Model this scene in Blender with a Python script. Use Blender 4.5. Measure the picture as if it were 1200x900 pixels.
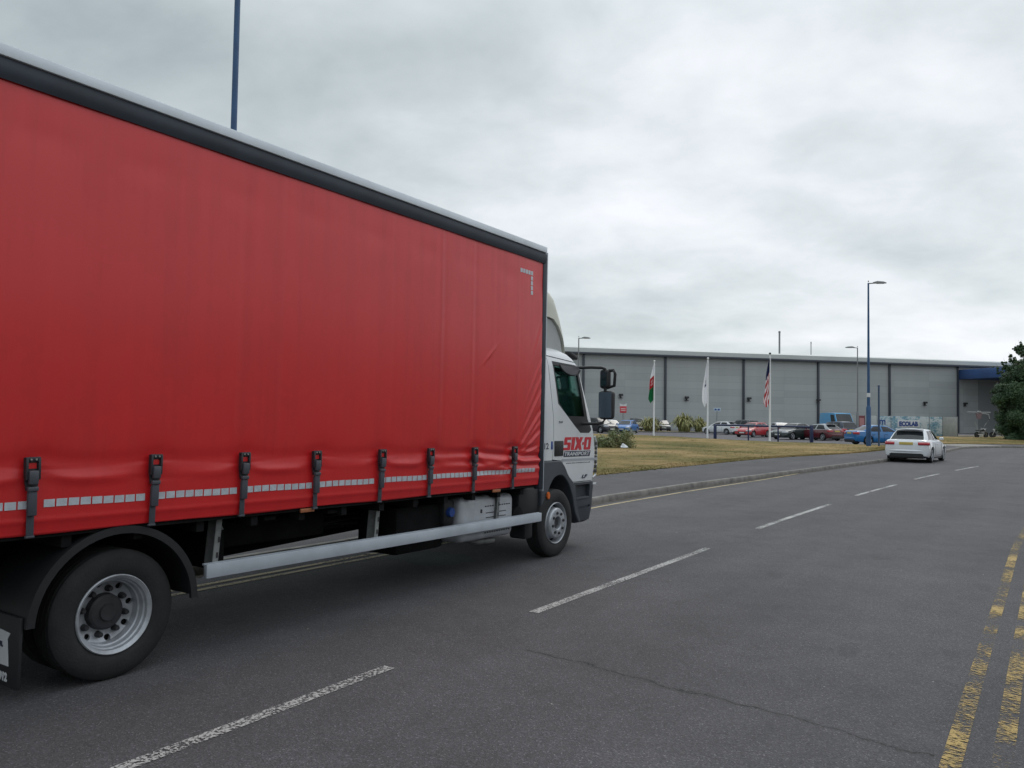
import bpy, bmesh, math, random
from mathutils import Vector, Matrix
from math import radians as R, sin, cos, pi, tan, atan2, hypot, exp, sqrt
random.seed(7)
SC = bpy.context.scene
for o in list(bpy.data.objects): bpy.data.objects.remove(o)
COL = SC.collection

# ------------------------------------------------------------------ camera
EYE = 1.72; FPX = 936.0; PITCH = math.atan(36.5/FPX); ROLL = R(.9)
cam = bpy.data.cameras.new('camera'); co = bpy.data.objects.new('camera', cam); COL.objects.link(co)
cam.sensor_width = 36; cam.lens = FPX/1200*36; cam.clip_start = .05; cam.clip_end = 3000
co.matrix_world = Matrix.Translation((0, 0, EYE)) @ Matrix.Rotation(pi/2+PITCH, 4, 'X') @ Matrix.Rotation(ROLL, 4, 'Z')
SC.camera = co

# ------------------------------------------------------------------ world, sun, exposure
SUN_EL, SUN_AZ = 52.0, 30.0        # azimuth clockwise from +Y
w = bpy.data.worlds.new('World'); SC.world = w; w.use_nodes = True
nt = w.node_tree; nt.nodes.clear()
def N(t, **k):
    n = nt.nodes.new(t)
    for a, b in k.items():
        if a in n.inputs.keys() if hasattr(n.inputs, 'keys') else False: n.inputs[a].default_value = b
        else: setattr(n, a, b)
    return n
L = nt.links.new
out = N('ShaderNodeOutputWorld'); bg = N('ShaderNodeBackground'); bg2 = N('ShaderNodeBackground')
sky = N('ShaderNodeTexSky'); sky.sky_type = 'NISHITA'; sky.sun_disc = False
sky.sun_elevation = R(SUN_EL); sky.sun_rotation = R(SUN_AZ)
L(sky.outputs[0], bg.inputs[0]); bg.inputs[1].default_value = .08
tc = N('ShaderNodeTexCoord'); sx = N('ShaderNodeSeparateXYZ'); L(tc.outputs['Generated'], sx.inputs[0])
def M(op, a, b=None, c=None, clamp=False):
    n = nt.nodes.new('ShaderNodeMath'); n.operation = op; n.use_clamp = clamp
    for i, v in enumerate((a, b, c)):
        if v is None: continue
        if isinstance(v, (int, float)): n.inputs[i].default_value = v
        else: L(v, n.inputs[i])
    return n.outputs[0]
zc = M('ADD', M('MAXIMUM', sx.outputs[2], 0.0), .30)
cx = nt.nodes.new('ShaderNodeCombineXYZ')
L(M('DIVIDE', sx.outputs[0], zc), cx.inputs[0]); L(M('DIVIDE', sx.outputs[1], zc), cx.inputs[1])
def cloud(scale, detail, rough, dist, off):
    mp = nt.nodes.new('ShaderNodeMapping'); mp.inputs[1].default_value = off; mp.inputs[3].default_value = (1, 1.15, 1); mp.inputs[2].default_value = (0, 0, .35)
    L(cx.outputs[0], mp.inputs[0])
    n = nt.nodes.new('ShaderNodeTexNoise'); n.inputs['Scale'].default_value = scale; n.inputs['Detail'].default_value = detail
    n.inputs['Roughness'].default_value = rough; n.inputs['Distortion'].default_value = dist
    L(mp.outputs[0], n.inputs['Vector']); return n.outputs[0]
c1 = cloud(1.25, 5, .5, .3, (3.1, 1.7, 0)); c2 = cloud(4.2, 6, .55, .2, (8.3, 2.2, 0))
mixv = M('ADD', M('MULTIPLY', c1, .68), M('MULTIPLY', c2, .32))
# brighter towards the veiled sun on the right, darker to the left
dirb = M('MULTIPLY', sx.outputs[0], .16)
val = M('ADD', mixv, dirb)
val = M('ADD', val, M('MULTIPLY', M('SUBTRACT', .32, sx.outputs[2]), .10))
cr = nt.nodes.new('ShaderNodeValToRGB'); L(val, cr.inputs[0])
e = cr.color_ramp.elements
e[0].position = .26; e[0].color = (.36, .415, .435, 1); e[1].position = .70; e[1].color = (.84, .86, .90, 1)
m1 = e.new(.46); m1.color = (.54, .595, .615, 1); m2 = e.new(.55); m2.color = (.655, .70, .725, 1)
L(cr.outputs[0], bg2.inputs[0])
# overcast luminance rises towards the zenith (above the frame) and is lower near the horizon
zen = M('MULTIPLY', M('SUBTRACT', sx.outputs[2], .42, clamp=True), 2.3)
L(M('ADD', 1.18, zen), bg2.inputs[1])
mx = nt.nodes.new('ShaderNodeMixShader'); mx.inputs[0].default_value = .93
L(bg.outputs[0], mx.inputs[1]); L(bg2.outputs[0], mx.inputs[2]); L(mx.outputs[0], out.inputs[0])
sl = bpy.data.lights.new('sun', 'SUN'); so = bpy.data.objects.new('sun', sl); COL.objects.link(so)
sl.energy = .8; sl.angle = R(25); sl.color = (1, .96, .9)
sdir = Vector((sin(R(SUN_AZ))*cos(R(SUN_EL)), cos(R(SUN_AZ))*cos(R(SUN_EL)), sin(R(SUN_EL))))
so.rotation_euler = sdir.to_track_quat('Z', 'Y').to_euler()
vs = SC.view_settings; vs.view_transform = 'Standard'; vs.look = 'None'; vs.exposure = 0; vs.gamma = 1; vs.use_curve_mapping = False
SC.render.engine = 'CYCLES'

# ------------------------------------------------------------------ materials
MATS = {}
def mat(name, col, rough=.6, metal=0, var=0, vscale=3, bump=0, bscale=60, spec=.5, coat=0, dirt=None, emit=None, trans=0):
    if name in MATS: return MATS[name]
    m = bpy.data.materials.new(name); m.use_nodes = True; MATS[name] = m
    t = m.node_tree; b = t.nodes['Principled BSDF']
    b.inputs['Base Color'].default_value = (*col, 1); b.inputs['Roughness'].default_value = rough
    b.inputs['Metallic'].default_value = metal; b.inputs['Specular IOR Level'].default_value = spec
    b.inputs['Coat Weight'].default_value = coat; b.inputs['Transmission Weight'].default_value = trans
    tcn = t.nodes.new('ShaderNodeTexCoord')
    if var:
        n = t.nodes.new('ShaderNodeTexNoise'); n.inputs['Scale'].default_value = vscale; n.inputs['Detail'].default_value = 6; n.inputs['Roughness'].default_value = .6
        t.links.new(tcn.outputs['Object'], n.inputs['Vector'])
        r = t.nodes.new('ShaderNodeValToRGB'); r.color_ramp.elements[0].position = .3; r.color_ramp.elements[1].position = .7
        c2_ = dirt or tuple(c*(1-var) for c in col)
        r.color_ramp.elements[0].color = (*c2_, 1); r.color_ramp.elements[1].color = (*[min(1, c*(1+var*.4)) for c in col], 1)
        t.links.new(n.outputs[0], r.inputs[0]); t.links.new(r.outputs[0], b.inputs['Base Color'])
    if bump:
        n = t.nodes.new('ShaderNodeTexNoise'); n.inputs['Scale'].default_value = bscale; n.inputs['Detail'].default_value = 4
        t.links.new(tcn.outputs['Object'], n.inputs['Vector'])
        bp = t.nodes.new('ShaderNodeBump'); bp.inputs['Strength'].default_value = bump; bp.inputs['Distance'].default_value = .01
        t.links.new(n.outputs[0], bp.inputs['Height']); t.links.new(bp.outputs[0], b.inputs['Normal'])
    return m
def tnode(m, t, **k):
    n = m.node_tree.nodes.new(t)
    for a, b in k.items(): setattr(n, a, b)
    return n
def ramp(m, src, stops):
    r = tnode(m, 'ShaderNodeValToRGB'); m.node_tree.links.new(src, r.inputs[0]); el = r.color_ramp.elements
    while len(el) < len(stops): el.new(.5)
    for q, (p_, c_) in zip(el, stops):
        q.position = p_; q.color = (*c_, 1) if not isinstance(c_, (int, float)) else (c_, c_, c_, 1)
    return r.outputs[0]
def noise(m, scale, detail=4, rough=.5, vec=None, dist=0, coord='Object', sc=None):
    t = m.node_tree; n = tnode(m, 'ShaderNodeTexNoise'); n.inputs['Scale'].default_value = scale; n.inputs['Detail'].default_value = detail
    n.inputs['Roughness'].default_value = rough; n.inputs['Distortion'].default_value = dist
    if vec is None:
        vec = tnode(m, 'ShaderNodeTexCoord').outputs[coord]
    if sc:
        mp = tnode(m, 'ShaderNodeMapping'); mp.inputs[3].default_value = sc[:3]
        if len(sc) > 3: mp.vector_type = 'TEXTURE'; mp.inputs[2].default_value = (0, 0, sc[3]); mp.inputs[3].default_value = tuple(1/q for q in sc[:3])
        t.links.new(vec, mp.inputs[0]); vec = mp.outputs[0]
    t.links.new(vec, n.inputs['Vector']); return n.outputs[0]
def mixc(m, f, a, b, mode='MIX'):
    n = tnode(m, 'ShaderNodeMix', data_type='RGBA', blend_type=mode)
    for s, v in ((0, f), (6, a), (7, b)):
        if isinstance(v, (int, float)): n.inputs[s].default_value = v
        elif isinstance(v, tuple): n.inputs[s].default_value = (*v, 1)
        else: m.node_tree.links.new(v, n.inputs[s])
    return n.outputs[2]
def fm(m, op, a, b=None, clamp=False):
    n = tnode(m, 'ShaderNodeMath', operation=op, use_clamp=clamp)
    for i, v in enumerate((a, b)):
        if v is None: continue
        if isinstance(v, (int, float)): n.inputs[i].default_value = v
        else: m.node_tree.links.new(v, n.inputs[i])
    return n.outputs[0]
def bumpn(m, h, st=.4, d=.01):
    b = tnode(m, 'ShaderNodeBump'); b.inputs['Strength'].default_value = st; b.inputs['Distance'].default_value = d
    m.node_tree.links.new(h, b.inputs['Height']); m.node_tree.links.new(b.outputs[0], m.node_tree.nodes['Principled BSDF'].inputs['Normal'])
def setc(m, c): m.node_tree.links.new(c, m.node_tree.nodes['Principled BSDF'].inputs['Base Color'])

def asphalt(name, base, crack=False):
    m = mat(name, (base,)*3, .82, spec=.35)
    vo = tnode(m, 'ShaderNodeTexVoronoi'); vo.inputs['Scale'].default_value = 130
    m.node_tree.links.new(tnode(m, 'ShaderNodeTexCoord').outputs['Object'], vo.inputs['Vector'])
    cel = tnode(m, 'ShaderNodeSeparateColor'); m.node_tree.links.new(vo.outputs['Color'], cel.inputs[0])
    b = (base*1.015, base*.97, base*1.06)
    sp = ramp(m, cel.outputs[0], [(0, tuple(x*.68 for x in b)), (.5, b), (.88, tuple(x*1.25 for x in b)), (.96, tuple(x*1.6 for x in b)), (1, tuple(x*2.4 for x in b))])
    big = noise(m, .35, 5, .6); mid = noise(m, 2.2, 5, .65)
    tracks = noise(m, 1.0, 3, .5, sc=(.05, .9, 1, R(56.3)))
    f = fm(m, 'ADD', fm(m, 'ADD', fm(m, 'MULTIPLY', big, .5), fm(m, 'MULTIPLY', mid, .35)), fm(m, 'MULTIPLY', tracks, .45))
    tone = ramp(m, f, [(.45, .68), (.62, .96), (.85, 1.34)])
    c = mixc(m, 1.0, sp, tone, 'MULTIPLY')
    if crack:
        ob = tnode(m, 'ShaderNodeSeparateXYZ'); tcn = tnode(m, 'ShaderNodeTexCoord'); m.node_tree.links.new(tcn.outputs['Object'], ob.inputs[0])
        jit = noise(m, 5.5, 6, .7)
        # transverse crack crossing the near carriageway
        x, y = ob.outputs[0], ob.outputs[1]
        ax, ay, bx, by = .16, 5.97, 2.21, 4.19; ln = hypot(bx-ax, by-ay); dx, dy = (bx-ax)/ln, (by-ay)/ln
        d = fm(m, 'ADD', fm(m, 'MULTIPLY', fm(m, 'SUBTRACT', x, ax), -dy), fm(m, 'MULTIPLY', fm(m, 'SUBTRACT', y, ay), dx))
        s = fm(m, 'ADD', fm(m, 'MULTIPLY', fm(m, 'SUBTRACT', x, ax), dx), fm(m, 'MULTIPLY', fm(m, 'SUBTRACT', y, ay), dy))
        d = fm(m, 'ABSOLUTE', fm(m, 'ADD', d, fm(m, 'ADD', fm(m, 'MULTIPLY', fm(m, 'SUBTRACT', jit, .5), .16), fm(m, 'MULTIPLY', fm(m, 'SUBTRACT', noise(m, 1.1, 2, .5), .5), .35))))
        on = fm(m, 'LESS_THAN', fm(m, 'ABSOLUTE', fm(m, 'SUBTRACT', s, ln/2)), ln/2)
        cm = fm(m, 'MULTIPLY', fm(m, 'LESS_THAN', d, .006), on)
        cm2 = fm(m, 'MULTIPLY', fm(m, 'LESS_THAN', d, .03), on)
        c = mixc(m, fm(m, 'MULTIPLY', cm2, .3), c, (base*.5,)*3)
        c = mixc(m, fm(m, 'MULTIPLY', cm, .85), c, (.012, .012, .013))
        st_ = fm(m, 'GREATER_THAN', noise(m, 2.6, 3, .6, sc=(.5, 1.0, 1, R(56.3))), .66)
        c = mixc(m, fm(m, 'MULTIPLY', st_, .22), c, (base*.45,)*3)
        # pale grit flecks
        v2 = tnode(m, 'ShaderNodeTexVoronoi'); v2.inputs['Scale'].default_value = 3.2; m.node_tree.links.new(tcn.outputs['Object'], v2.inputs['Vector'])
        c = mixc(m, fm(m, 'LESS_THAN', v2.outputs['Distance'], .022), c, (.30, .29, .27))
    setc(m, c)
    bumpn(m, fm(m, 'ADD', vo.outputs['Distance'], fm(m, 'MULTIPLY', noise(m, 240, 2), .5)), .55, .006)
    return m
M_ROAD = asphalt('road_asphalt', .066, True); M_PATH = asphalt('path_asphalt', .062); M_PARK = asphalt('park_asphalt', .10)
M_PARK.node_tree.nodes['Principled BSDF'].inputs['Roughness'].default_value = .9

def paint(name, col, wear, vs_=28, dirt=.5, big=.38, bs=1.3, sc=None, soft=.025):
    m = bpy.data.materials.new(name); m.use_nodes = True; t = m.node_tree; b = t.nodes['Principled BSDF']
    b.inputs['Roughness'].default_value = .7
    n1 = noise(m, vs_, 6, .72, sc=sc); n2 = noise(m, bs, 3, .5)
    v = fm(m, 'ADD', fm(m, 'MULTIPLY', n1, 1-big), fm(m, 'MULTIPLY', n2, big))
    mask = ramp(m, v, [(wear, 0.0), (wear+soft, 1.0)])
    setc(m, mixc(m, fm(m, 'MULTIPLY', noise(m, 9, 5, .7), dirt), col, tuple(c*.45 for c in col)))
    tr = t.nodes.new('ShaderNodeBsdfTransparent'); mxs = t.nodes.new('ShaderNodeMixShader'); o_ = t.nodes['Material Output']
    t.links.new(mask, mxs.inputs[0]); t.links.new(tr.outputs[0], mxs.inputs[1]); t.links.new(b.outputs[0], mxs.inputs[2]); t.links.new(mxs.outputs[0], o_.inputs[0])
    return m
M_WLINE = paint('worn_white_paint', (.44, .43, .425), .462, 55, soft=.04, big=.3); M_YLINE = paint('worn_yellow_paint', (.41, .28, .085), .503, 48, big=.42, bs=1.7, sc=(1.5, .5, 1, R(47)), soft=.05)
M_YLINE2 = paint('faded_yellow_paint', (.42, .34, .20), .44, 24)

M_KERB = mat('kerb_concrete', (.19, .18, .168), .85, var=.5, vscale=4, bump=.5, bscale=50)
M_CONC = mat('concrete', (.21, .20, .185), .85, var=.3, vscale=1.2, bump=.3, bscale=30)
def grassmat():
    m = mat('dry_grass', (.2, .15, .06), .95, spec=.15)
    n1 = noise(m, .16, 5, .62); n2 = noise(m, 1.6, 5, .7, sc=(.6, 1.6, 1)); n3 = noise(m, 26, 3, .7)
    v = fm(m, 'ADD', fm(m, 'ADD', fm(m, 'MULTIPLY', n1, .55), fm(m, 'MULTIPLY', n2, .3)), fm(m, 'MULTIPLY', n3, .2))
    setc(m, ramp(m, v, [(.42, (.085, .088, .030)), (.5, (.175, .142, .055)), (.56, (.27, .195, .088)), (.64, (.36, .26, .135))]))
    bumpn(m, noise(m, 45, 5, .7), .8, .05)
    return m
M_GRASS = grassmat()
def leafmat(name, stops, rough=.55, sc=.9, trans=.25):
    m = mat(name, (.05, .08, .03), rough, spec=.3)
    v = fm(m, 'ADD', fm(m, 'MULTIPLY', noise(m, sc, 4, .6), .65), fm(m, 'MULTIPLY', noise(m, sc*9, 2, .6), .35))
    setc(m, ramp(m, v, stops)); return m
M_LEAF = leafmat('tree_leaves', [(.35, (.026, .052, .024)), (.5, (.05, .095, .042)), (.68, (.10, .155, .07))])
M_BUSH = leafmat('bush_leaves', [(.35, (.08, .11, .05)), (.5, (.15, .18, .08)), (.65, (.26, .26, .13))])
M_FLAX = leafmat('strap_leaves', [(.35, (.08, .10, .035)), (.5, (.24, .24, .09)), (.65, (.48, .42, .19))], sc=2.5)
M_BARK = mat('bark', (.09, .07, .05), .9, var=.5, vscale=8, bump=.7, bscale=30)

def curtainmat():
    m = mat('red_pvc_curtain', (.42, .016, .022), .34, spec=.5, coat=.28); m.node_tree.nodes['Principled BSDF'].inputs['Coat Roughness'].default_value = .22
    n1 = noise(m, .8, 4, .6); st = noise(m, 3.0, 4, .6, sc=(2.6, 1, .10)); sm = noise(m, 9, 5, .7)
    v = fm(m, 'ADD', fm(m, 'ADD', fm(m, 'MULTIPLY', n1, .4), fm(m, 'MULTIPLY', st, .4)), fm(m, 'MULTIPLY', sm, .2))
    setc(m, ramp(m, v, [(.30, (.46, .013, .016)), (.5, (.56, .013, .017)), (.70, (.60, .016, .020))]))
    rg = ramp(m, v, [(.35, .46), (.65, .33)]); m.node_tree.links.new(rg, m.node_tree.nodes['Principled BSDF'].inputs['Roughness'])
    bumpn(m, fm(m, 'ADD', noise(m, 420, 2), fm(m, 'MULTIPLY', noise(m, 2.2, 4, .5, sc=(1, 1, .35)), 6.0)), .10, .01)
    return m
M_RED = curtainmat()
M_RAIL = mat('dark_rail', (.026, .034, .048), .55, var=.3, vscale=3, spec=.3)
M_BLK = mat('black_plastic', (.014, .015, .018), .55, var=.3, vscale=5)
M_CHAS = mat('chassis_black', (.009, .009, .010), .85, var=.5, vscale=4, bump=.3, bscale=30, spec=.2)
M_RUB = mat('tyre_rubber', (.018, .018, .019), .8, var=.4, vscale=7, bump=.25, bscale=60)
M_GREYP = mat('grey_plastic', (.062, .070, .085), .6, var=.25, vscale=4)
M_WHITE = mat('white_cab_paint', (.66, .68, .71), .3, var=.1, vscale=2, coat=.3)
M_CREAM = mat('cream_fibreglass', (.60, .60, .53), .45, var=.15, vscale=2.5)
M_PANEL = mat('grey_wing_panel', (.36, .38, .38), .5, var=.15, vscale=3)
M_ALU = mat('dull_aluminium', (.46, .50, .56), .5, metal=.1, var=.18, vscale=2.5, bump=.05, bscale=20)
M_ROOF = mat('van_roof', (.66, .72, .79), .5, var=.2, vscale=1.5)
M_GALV = mat('galvanised_steel', (.24, .25, .25), .55, metal=.3, var=.4, vscale=9)
M_RIM = mat('silver_wheel_paint', (.42, .44, .48), .4, metal=.3, var=.35, vscale=9)
M_HUB = mat('dark_hub', (.03, .03, .034), .6, var=.4, vscale=10)
M_SIL = mat('silencer_cover', (.44, .46, .50), .5, metal=.2, var=.25, vscale=4)
M_REFL = mat('reflective_tape_white', (.50, .53, .58), .35, var=.2, vscale=30)
M_WEB = mat('strap_webbing', (.05, .055, .07), .7, bump=.4, bscale=200)
M_BUCK = mat('buckle_plastic', (.022, .024, .03), .45)
M_BUCK2 = mat('buckle_lever', (.06, .065, .08), .45)
M_CHR = mat('rivet_metal', (.6, .6, .6), .3, metal=.8)
M_ORANGE = mat('orange_lens', (.65, .13, .02), .3, coat=.5)
M_BCAP = mat('blue_cap', (.02, .06, .25), .4)
M_LRED = mat('logo_red', (.55, .02, .035), .4); M_LNAVY = mat('logo_navy', (.02, .025, .055), .4); M_LWHITE = mat('logo_white', (.6, .62, .65), .5)
M_SEAT = mat('dark_upholstery', (.02, .022, .025), .9)
M_MIRR = mat('mirror_glass', (.5, .55, .6), .05, metal=1)
def glassmat(name, tint, rough=.02, add=.10):
    m = bpy.data.materials.new(name); m.use_nodes = True; t = m.node_tree; t.nodes.clear()
    o_ = t.nodes.new('ShaderNodeOutputMaterial'); tr = t.nodes.new('ShaderNodeBsdfTransparent'); gl = t.nodes.new('ShaderNodeBsdfGlossy'); fr = t.nodes.new('ShaderNodeFresnel'); mx_ = t.nodes.new('ShaderNodeMixShader')
    tr.inputs[0].default_value = (*tint, 1); gl.inputs['Roughness'].default_value = rough; gl.inputs[0].default_value = (.55, .86, .80, 1); fr.inputs[0].default_value = 1.5
    ad = t.nodes.new('ShaderNodeMath'); ad.operation = 'ADD'; ad.inputs[1].default_value = add; ad.use_clamp = True
    t.links.new(fr.outputs[0], ad.inputs[0]); t.links.new(ad.outputs[0], mx_.inputs[0])
    t.links.new(tr.outputs[0], mx_.inputs[1]); t.links.new(gl.outputs[0], mx_.inputs[2]); t.links.new(mx_.outputs[0], o_.inputs[0])
    return m
M_GLASS = glassmat('green_cab_glass', (.72, .95, .90), add=.05); M_DGLASS = glassmat('door_glass', (.95, 1, .98), add=-.035)
M_CARGL = mat('dark_car_glass', (.012, .015, .018), .08, spec=.45)
M_LIGHTR = mat('tail_lens_red', (.42, .02, .03), .25, coat=.5); M_LIGHTW = mat('headlamp_lens', (.5, .52, .55), .15, coat=.6)
M_PLATEY = mat('yellow_plate', (.55, .42, .10), .5); M_PLATEW = mat('white_plate', (.6, .6, .58), .5)
M_BLUEP = mat('blue_lamp_post_paint', (.018, .075, .19), .45, var=.3, vscale=2)
M_GREYPOST = mat('grey_post', (.20, .21, .22), .5, metal=.3)
M_NAVY = mat('navy_paint', (.015, .028, .085), .45, var=.3, vscale=2)
M_POLE = mat('white_pole', (.78, .80, .83), .4, var=.1)

def cladding():
    m = mat('grey_cladding', (.19, .205, .215), .55, metal=.0, spec=.4)
    sp = tnode(m, 'ShaderNodeSeparateXYZ'); m.node_tree.links.new(tnode(m, 'ShaderNodeTexCoord').outputs['Object'], sp.inputs[0])
    z = sp.outputs[2]; x = sp.outputs[0]
    fz = fm(m, 'FRACT', fm(m, 'MULTIPLY', z, 1/1.0)); seam = fm(m, 'LESS_THAN', fz, .05)
    fx = fm(m, 'FRACT', fm(m, 'MULTIPLY', x, 1/6.3)); seamx = fm(m, 'LESS_THAN', fx, .008)
    # panel to panel tone
    ix = fm(m, 'FLOOR', fm(m, 'MULTIPLY', x, 1/6.3)); iz = fm(m, 'FLOOR', z)
    wn = tnode(m, 'ShaderNodeTexWhiteNoise', noise_dimensions='2D'); cb = tnode(m, 'ShaderNodeCombineXYZ')
    m.node_tree.links.new(ix, cb.inputs[0]); m.node_tree.links.new(iz, cb.inputs[1]); m.node_tree.links.new(cb.outputs[0], wn.inputs[0])
    tone = fm(m, 'ADD', .93, fm(m, 'MULTIPLY', wn.outputs[0], .12))
    st = fm(m, 'ADD', .9, fm(m, 'MULTIPLY', noise(m, .5, 5, .6, sc=(1, 1, .12)), .2))
    c = mixc(m, 1.0, (.345, .37, .375), fm(m, 'MULTIPLY', tone, st), 'MULTIPLY')
    c = mixc(m, fm(m, 'MULTIPLY', fm(m, 'MAXIMUM', seam, seamx), .2), c, (.10, .11, .12))
    setc(m, c)
    rib = fm(m, 'SINE', fm(m, 'MULTIPLY', z, 2*pi/.2)); bumpn(m, rib, .12, .02)
    return m
M_CLAD = cladding()
M_FASC = mat('pale_fascia', (.46, .49, .49), .5, var=.1, vscale=.2)
M_GUT = mat('dark_gutter', (.036, .044, .062), .5)

# ------------------------------------------------------------------ mesh builder
class MB:
    def __init__(s): s.bm = bmesh.new(); s.mi = 0
    def face(s, vs_, mi=None):
        try:
            f = s.bm.faces.new(vs_); f.material_index = s.mi if mi is None else mi; return f
        except ValueError: return None
    def poly(s, pts, mi=None): return s.face([s.bm.verts.new(p) for p in pts], mi)
    def box(s, x0, x1, y0, y1, z0, z1, bev=0, mi=None, mtx=None, seg=2):
        b = bmesh.new(); v = [b.verts.new((x, y, z)) for x in (x0, x1) for y in (y0, y1) for z in (z0, z1)]
        for q in ((0,1,3,2),(4,6,7,5),(0,4,5,1),(2,3,7,6),(0,2,6,4),(1,5,7,3)): b.faces.new([v[i] for i in q])
        if bev: bmesh.ops.bevel(b, geom=b.edges[:], offset=bev, segments=seg, profile=.5, affect='EDGES')
        s.merge(b, mi, mtx); return s
    def merge(s, b, mi=None, mtx=None):
        if mtx: b.transform(mtx)
        bmesh.ops.recalc_face_normals(b, faces=b.faces[:])
        mp = {v: s.bm.verts.new(v.co) for v in b.verts}
        for f in b.faces: s.face([mp[v] for v in f.verts], mi)
        b.free()
    def tube(s, pts, r, n=10, cap=True, mi=None):
        pts = [Vector(p) for p in pts]; rr = r if isinstance(r, (list, tuple)) else [r]*len(pts); rings = []
        for i, p in enumerate(pts):
            d = (pts[min(i+1, len(pts)-1)]-pts[max(i-1, 0)]).normalized()
            u = d.cross(Vector((0, 0, 1)) if abs(d.z) < .9 else Vector((1, 0, 0))).normalized(); v = d.cross(u)
            rings.append([s.bm.verts.new(p+rr[i]*(cos(2*pi*k/n)*u+sin(2*pi*k/n)*v)) for k in range(n)])
        for a, b in zip(rings, rings[1:]):
            for k in range(n): s.face([a[k], a[(k+1)%n], b[(k+1)%n], b[k]], mi)
        if cap: s.face(rings[0][::-1], mi); s.face(rings[-1], mi)
        return s
    def lathe(s, prof, c=(0,0,0), axis='Y', n=40, mi=None, close=False):
        rings = []
        for r, h in prof:
            ring = []
            for k in range(n):
                a = 2*pi*k/n
                p = (r*cos(a), h, r*sin(a)) if axis == 'Y' else (r*cos(a), r*sin(a), h)
                ring.append(s.bm.verts.new(Vector(p)+Vector(c)))
            rings.append(ring)
        if close: rings.append(rings[0])
        for a, b in zip(rings, rings[1:]):
            for k in range(n): s.face([a[k], a[(k+1)%n], b[(k+1)%n], b[k]], mi)
        if not close: s.face(rings[0], mi); s.face(rings[-1], mi)
        return s
    def prism(s, poly, y0, y1, mi=None, plane='XZ'):
        P = (lambda a, b, d: (a, d, b)) if plane == 'XZ' else ((lambda a, b, d: (a, b, d)) if plane == 'XY' else (lambda a, b, d: (d, a, b)))
        b = bmesh.new(); A = [b.verts.new(P(x, z, y0)) for x, z in poly]; B = [b.verts.new(P(x, z, y1)) for x, z in poly]; n = len(poly)
        b.faces.new(A); b.faces.new(B[::-1])
        for i in range(n): b.faces.new([A[i], B[i], B[(i+1)%n], A[(i+1)%n]])
        s.merge(b, mi); return s
    def grid(s, f, nu, nv, mi=None):
        V = [[s.bm.verts.new(f(i/nu, j/nv)) for j in range(nv+1)] for i in range(nu+1)]
        for i in range(nu):
            for j in range(nv): s.face([V[i][j], V[i+1][j], V[i+1][j+1], V[i][j+1]], mi)
        return s
    def rings(s, rs, mi=None, cap=True):
        R_ = [[s.bm.verts.new(p) for p in r] for r in rs]
        for a, b in zip(R_, R_[1:]):
            n = len(a)
            for k in range(n): s.face([a[k], a[(k+1)%n], b[(k+1)%n], b[k]], mi)
        if cap: s.face(R_[0][::-1], mi); s.face(R_[-1], mi)
        return s
    def mesh(s, name, ms, ang=35, recalc=True):
        if recalc: bmesh.ops.recalc_face_normals(s.bm, faces=s.bm.faces[:])
        a = R(ang)
        for f in s.bm.faces: f.smooth = True
        for ed in s.bm.edges:
            if len(ed.link_faces) == 2 and ed.calc_face_angle(0) > a: ed.smooth = False
        me = bpy.data.meshes.new(name); s.bm.to_mesh(me); s.bm.free()
        for m in (ms if isinstance(ms, (list, tuple)) else [ms]): me.materials.append(m)
        return me
    def build(s, name, ms, parent=None, ang=35, recalc=True, loc=None, rot=None):
        o = bpy.data.objects.new(name, s.mesh(name, ms, ang, recalc)); COL.objects.link(o)
        if parent: o.parent = parent
        if loc: o.location = loc
        if rot: o.rotation_euler = rot
        return o
def tag(o, label=None, cat=None, group=None, kind=None):
    if label: o['label'] = label
    if cat: o['category'] = cat
    if group: o['group'] = group
    if kind: o['kind'] = kind
    return o
def empty(name, loc=(0,0,0), rz=0, label=None, cat=None, group=None):
    o = bpy.data.objects.new(name, None); COL.objects.link(o); o.location = loc; o.rotation_euler = (0, 0, rz); o.empty_display_size = .2
    return tag(o, label, cat, group)
def copy_tree(o, parent=None):
    c = o.copy(); COL.objects.link(c); c.parent = parent
    for ch in [x for x in bpy.data.objects if x.parent == o]: copy_tree(ch, c)
    return c
def boolean(a, b, op):
    """a (object) op b (object), baked into a's mesh; b is deleted"""
    md = a.modifiers.new('b', 'BOOLEAN'); md.operation = op; md.solver = 'EXACT'; md.object = b
    bpy.context.view_layer.update()
    dg = bpy.context.evaluated_depsgraph_get(); me = bpy.data.meshes.new_from_object(a.evaluated_get(dg))
    old = a.data; a.modifiers.remove(md); a.data = me
    if b: bpy.data.objects.remove(b)
    return a
def resmooth(o, ang=35):
    bm = bmesh.new(); bm.from_mesh(o.data)
    for f in bm.faces: f.smooth = True
    for ed in bm.edges: ed.smooth = not (len(ed.link_faces) == 2 and ed.calc_face_angle(0) > R(ang))
    bm.to_mesh(o.data); bm.free(); return o
FONT = bpy.data.fonts.load('<builtin>') if False else None
def text_mesh(txt, size, extr=.002, bold=0, shear=0, sx_=1, align='LEFT'):
    cu = bpy.data.curves.new('t', 'FONT'); cu.body = txt; cu.size = size; cu.extrude = extr; cu.offset = bold; cu.shear = shear; cu.align_x = align; cu.resolution_u = 3
    o = bpy.data.objects.new('t', cu); COL.objects.link(o); bpy.context.view_layer.update()
    me = bpy.data.meshes.new_from_object(o.evaluated_get(bpy.context.evaluated_depsgraph_get()))
    bpy.data.objects.remove(o); me.transform(Matrix.Diagonal((sx_, 1, 1, 1))); return me
def put_text(name, txt, size, m, parent, loc, rot, **k):
    me = text_mesh(txt, size, **k); me.materials.clear(); me.materials.append(m)
    o = bpy.data.objects.new(name, me); COL.objects.link(o); o.parent = parent; o.location = loc; o.rotation_euler = rot; return o
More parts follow.
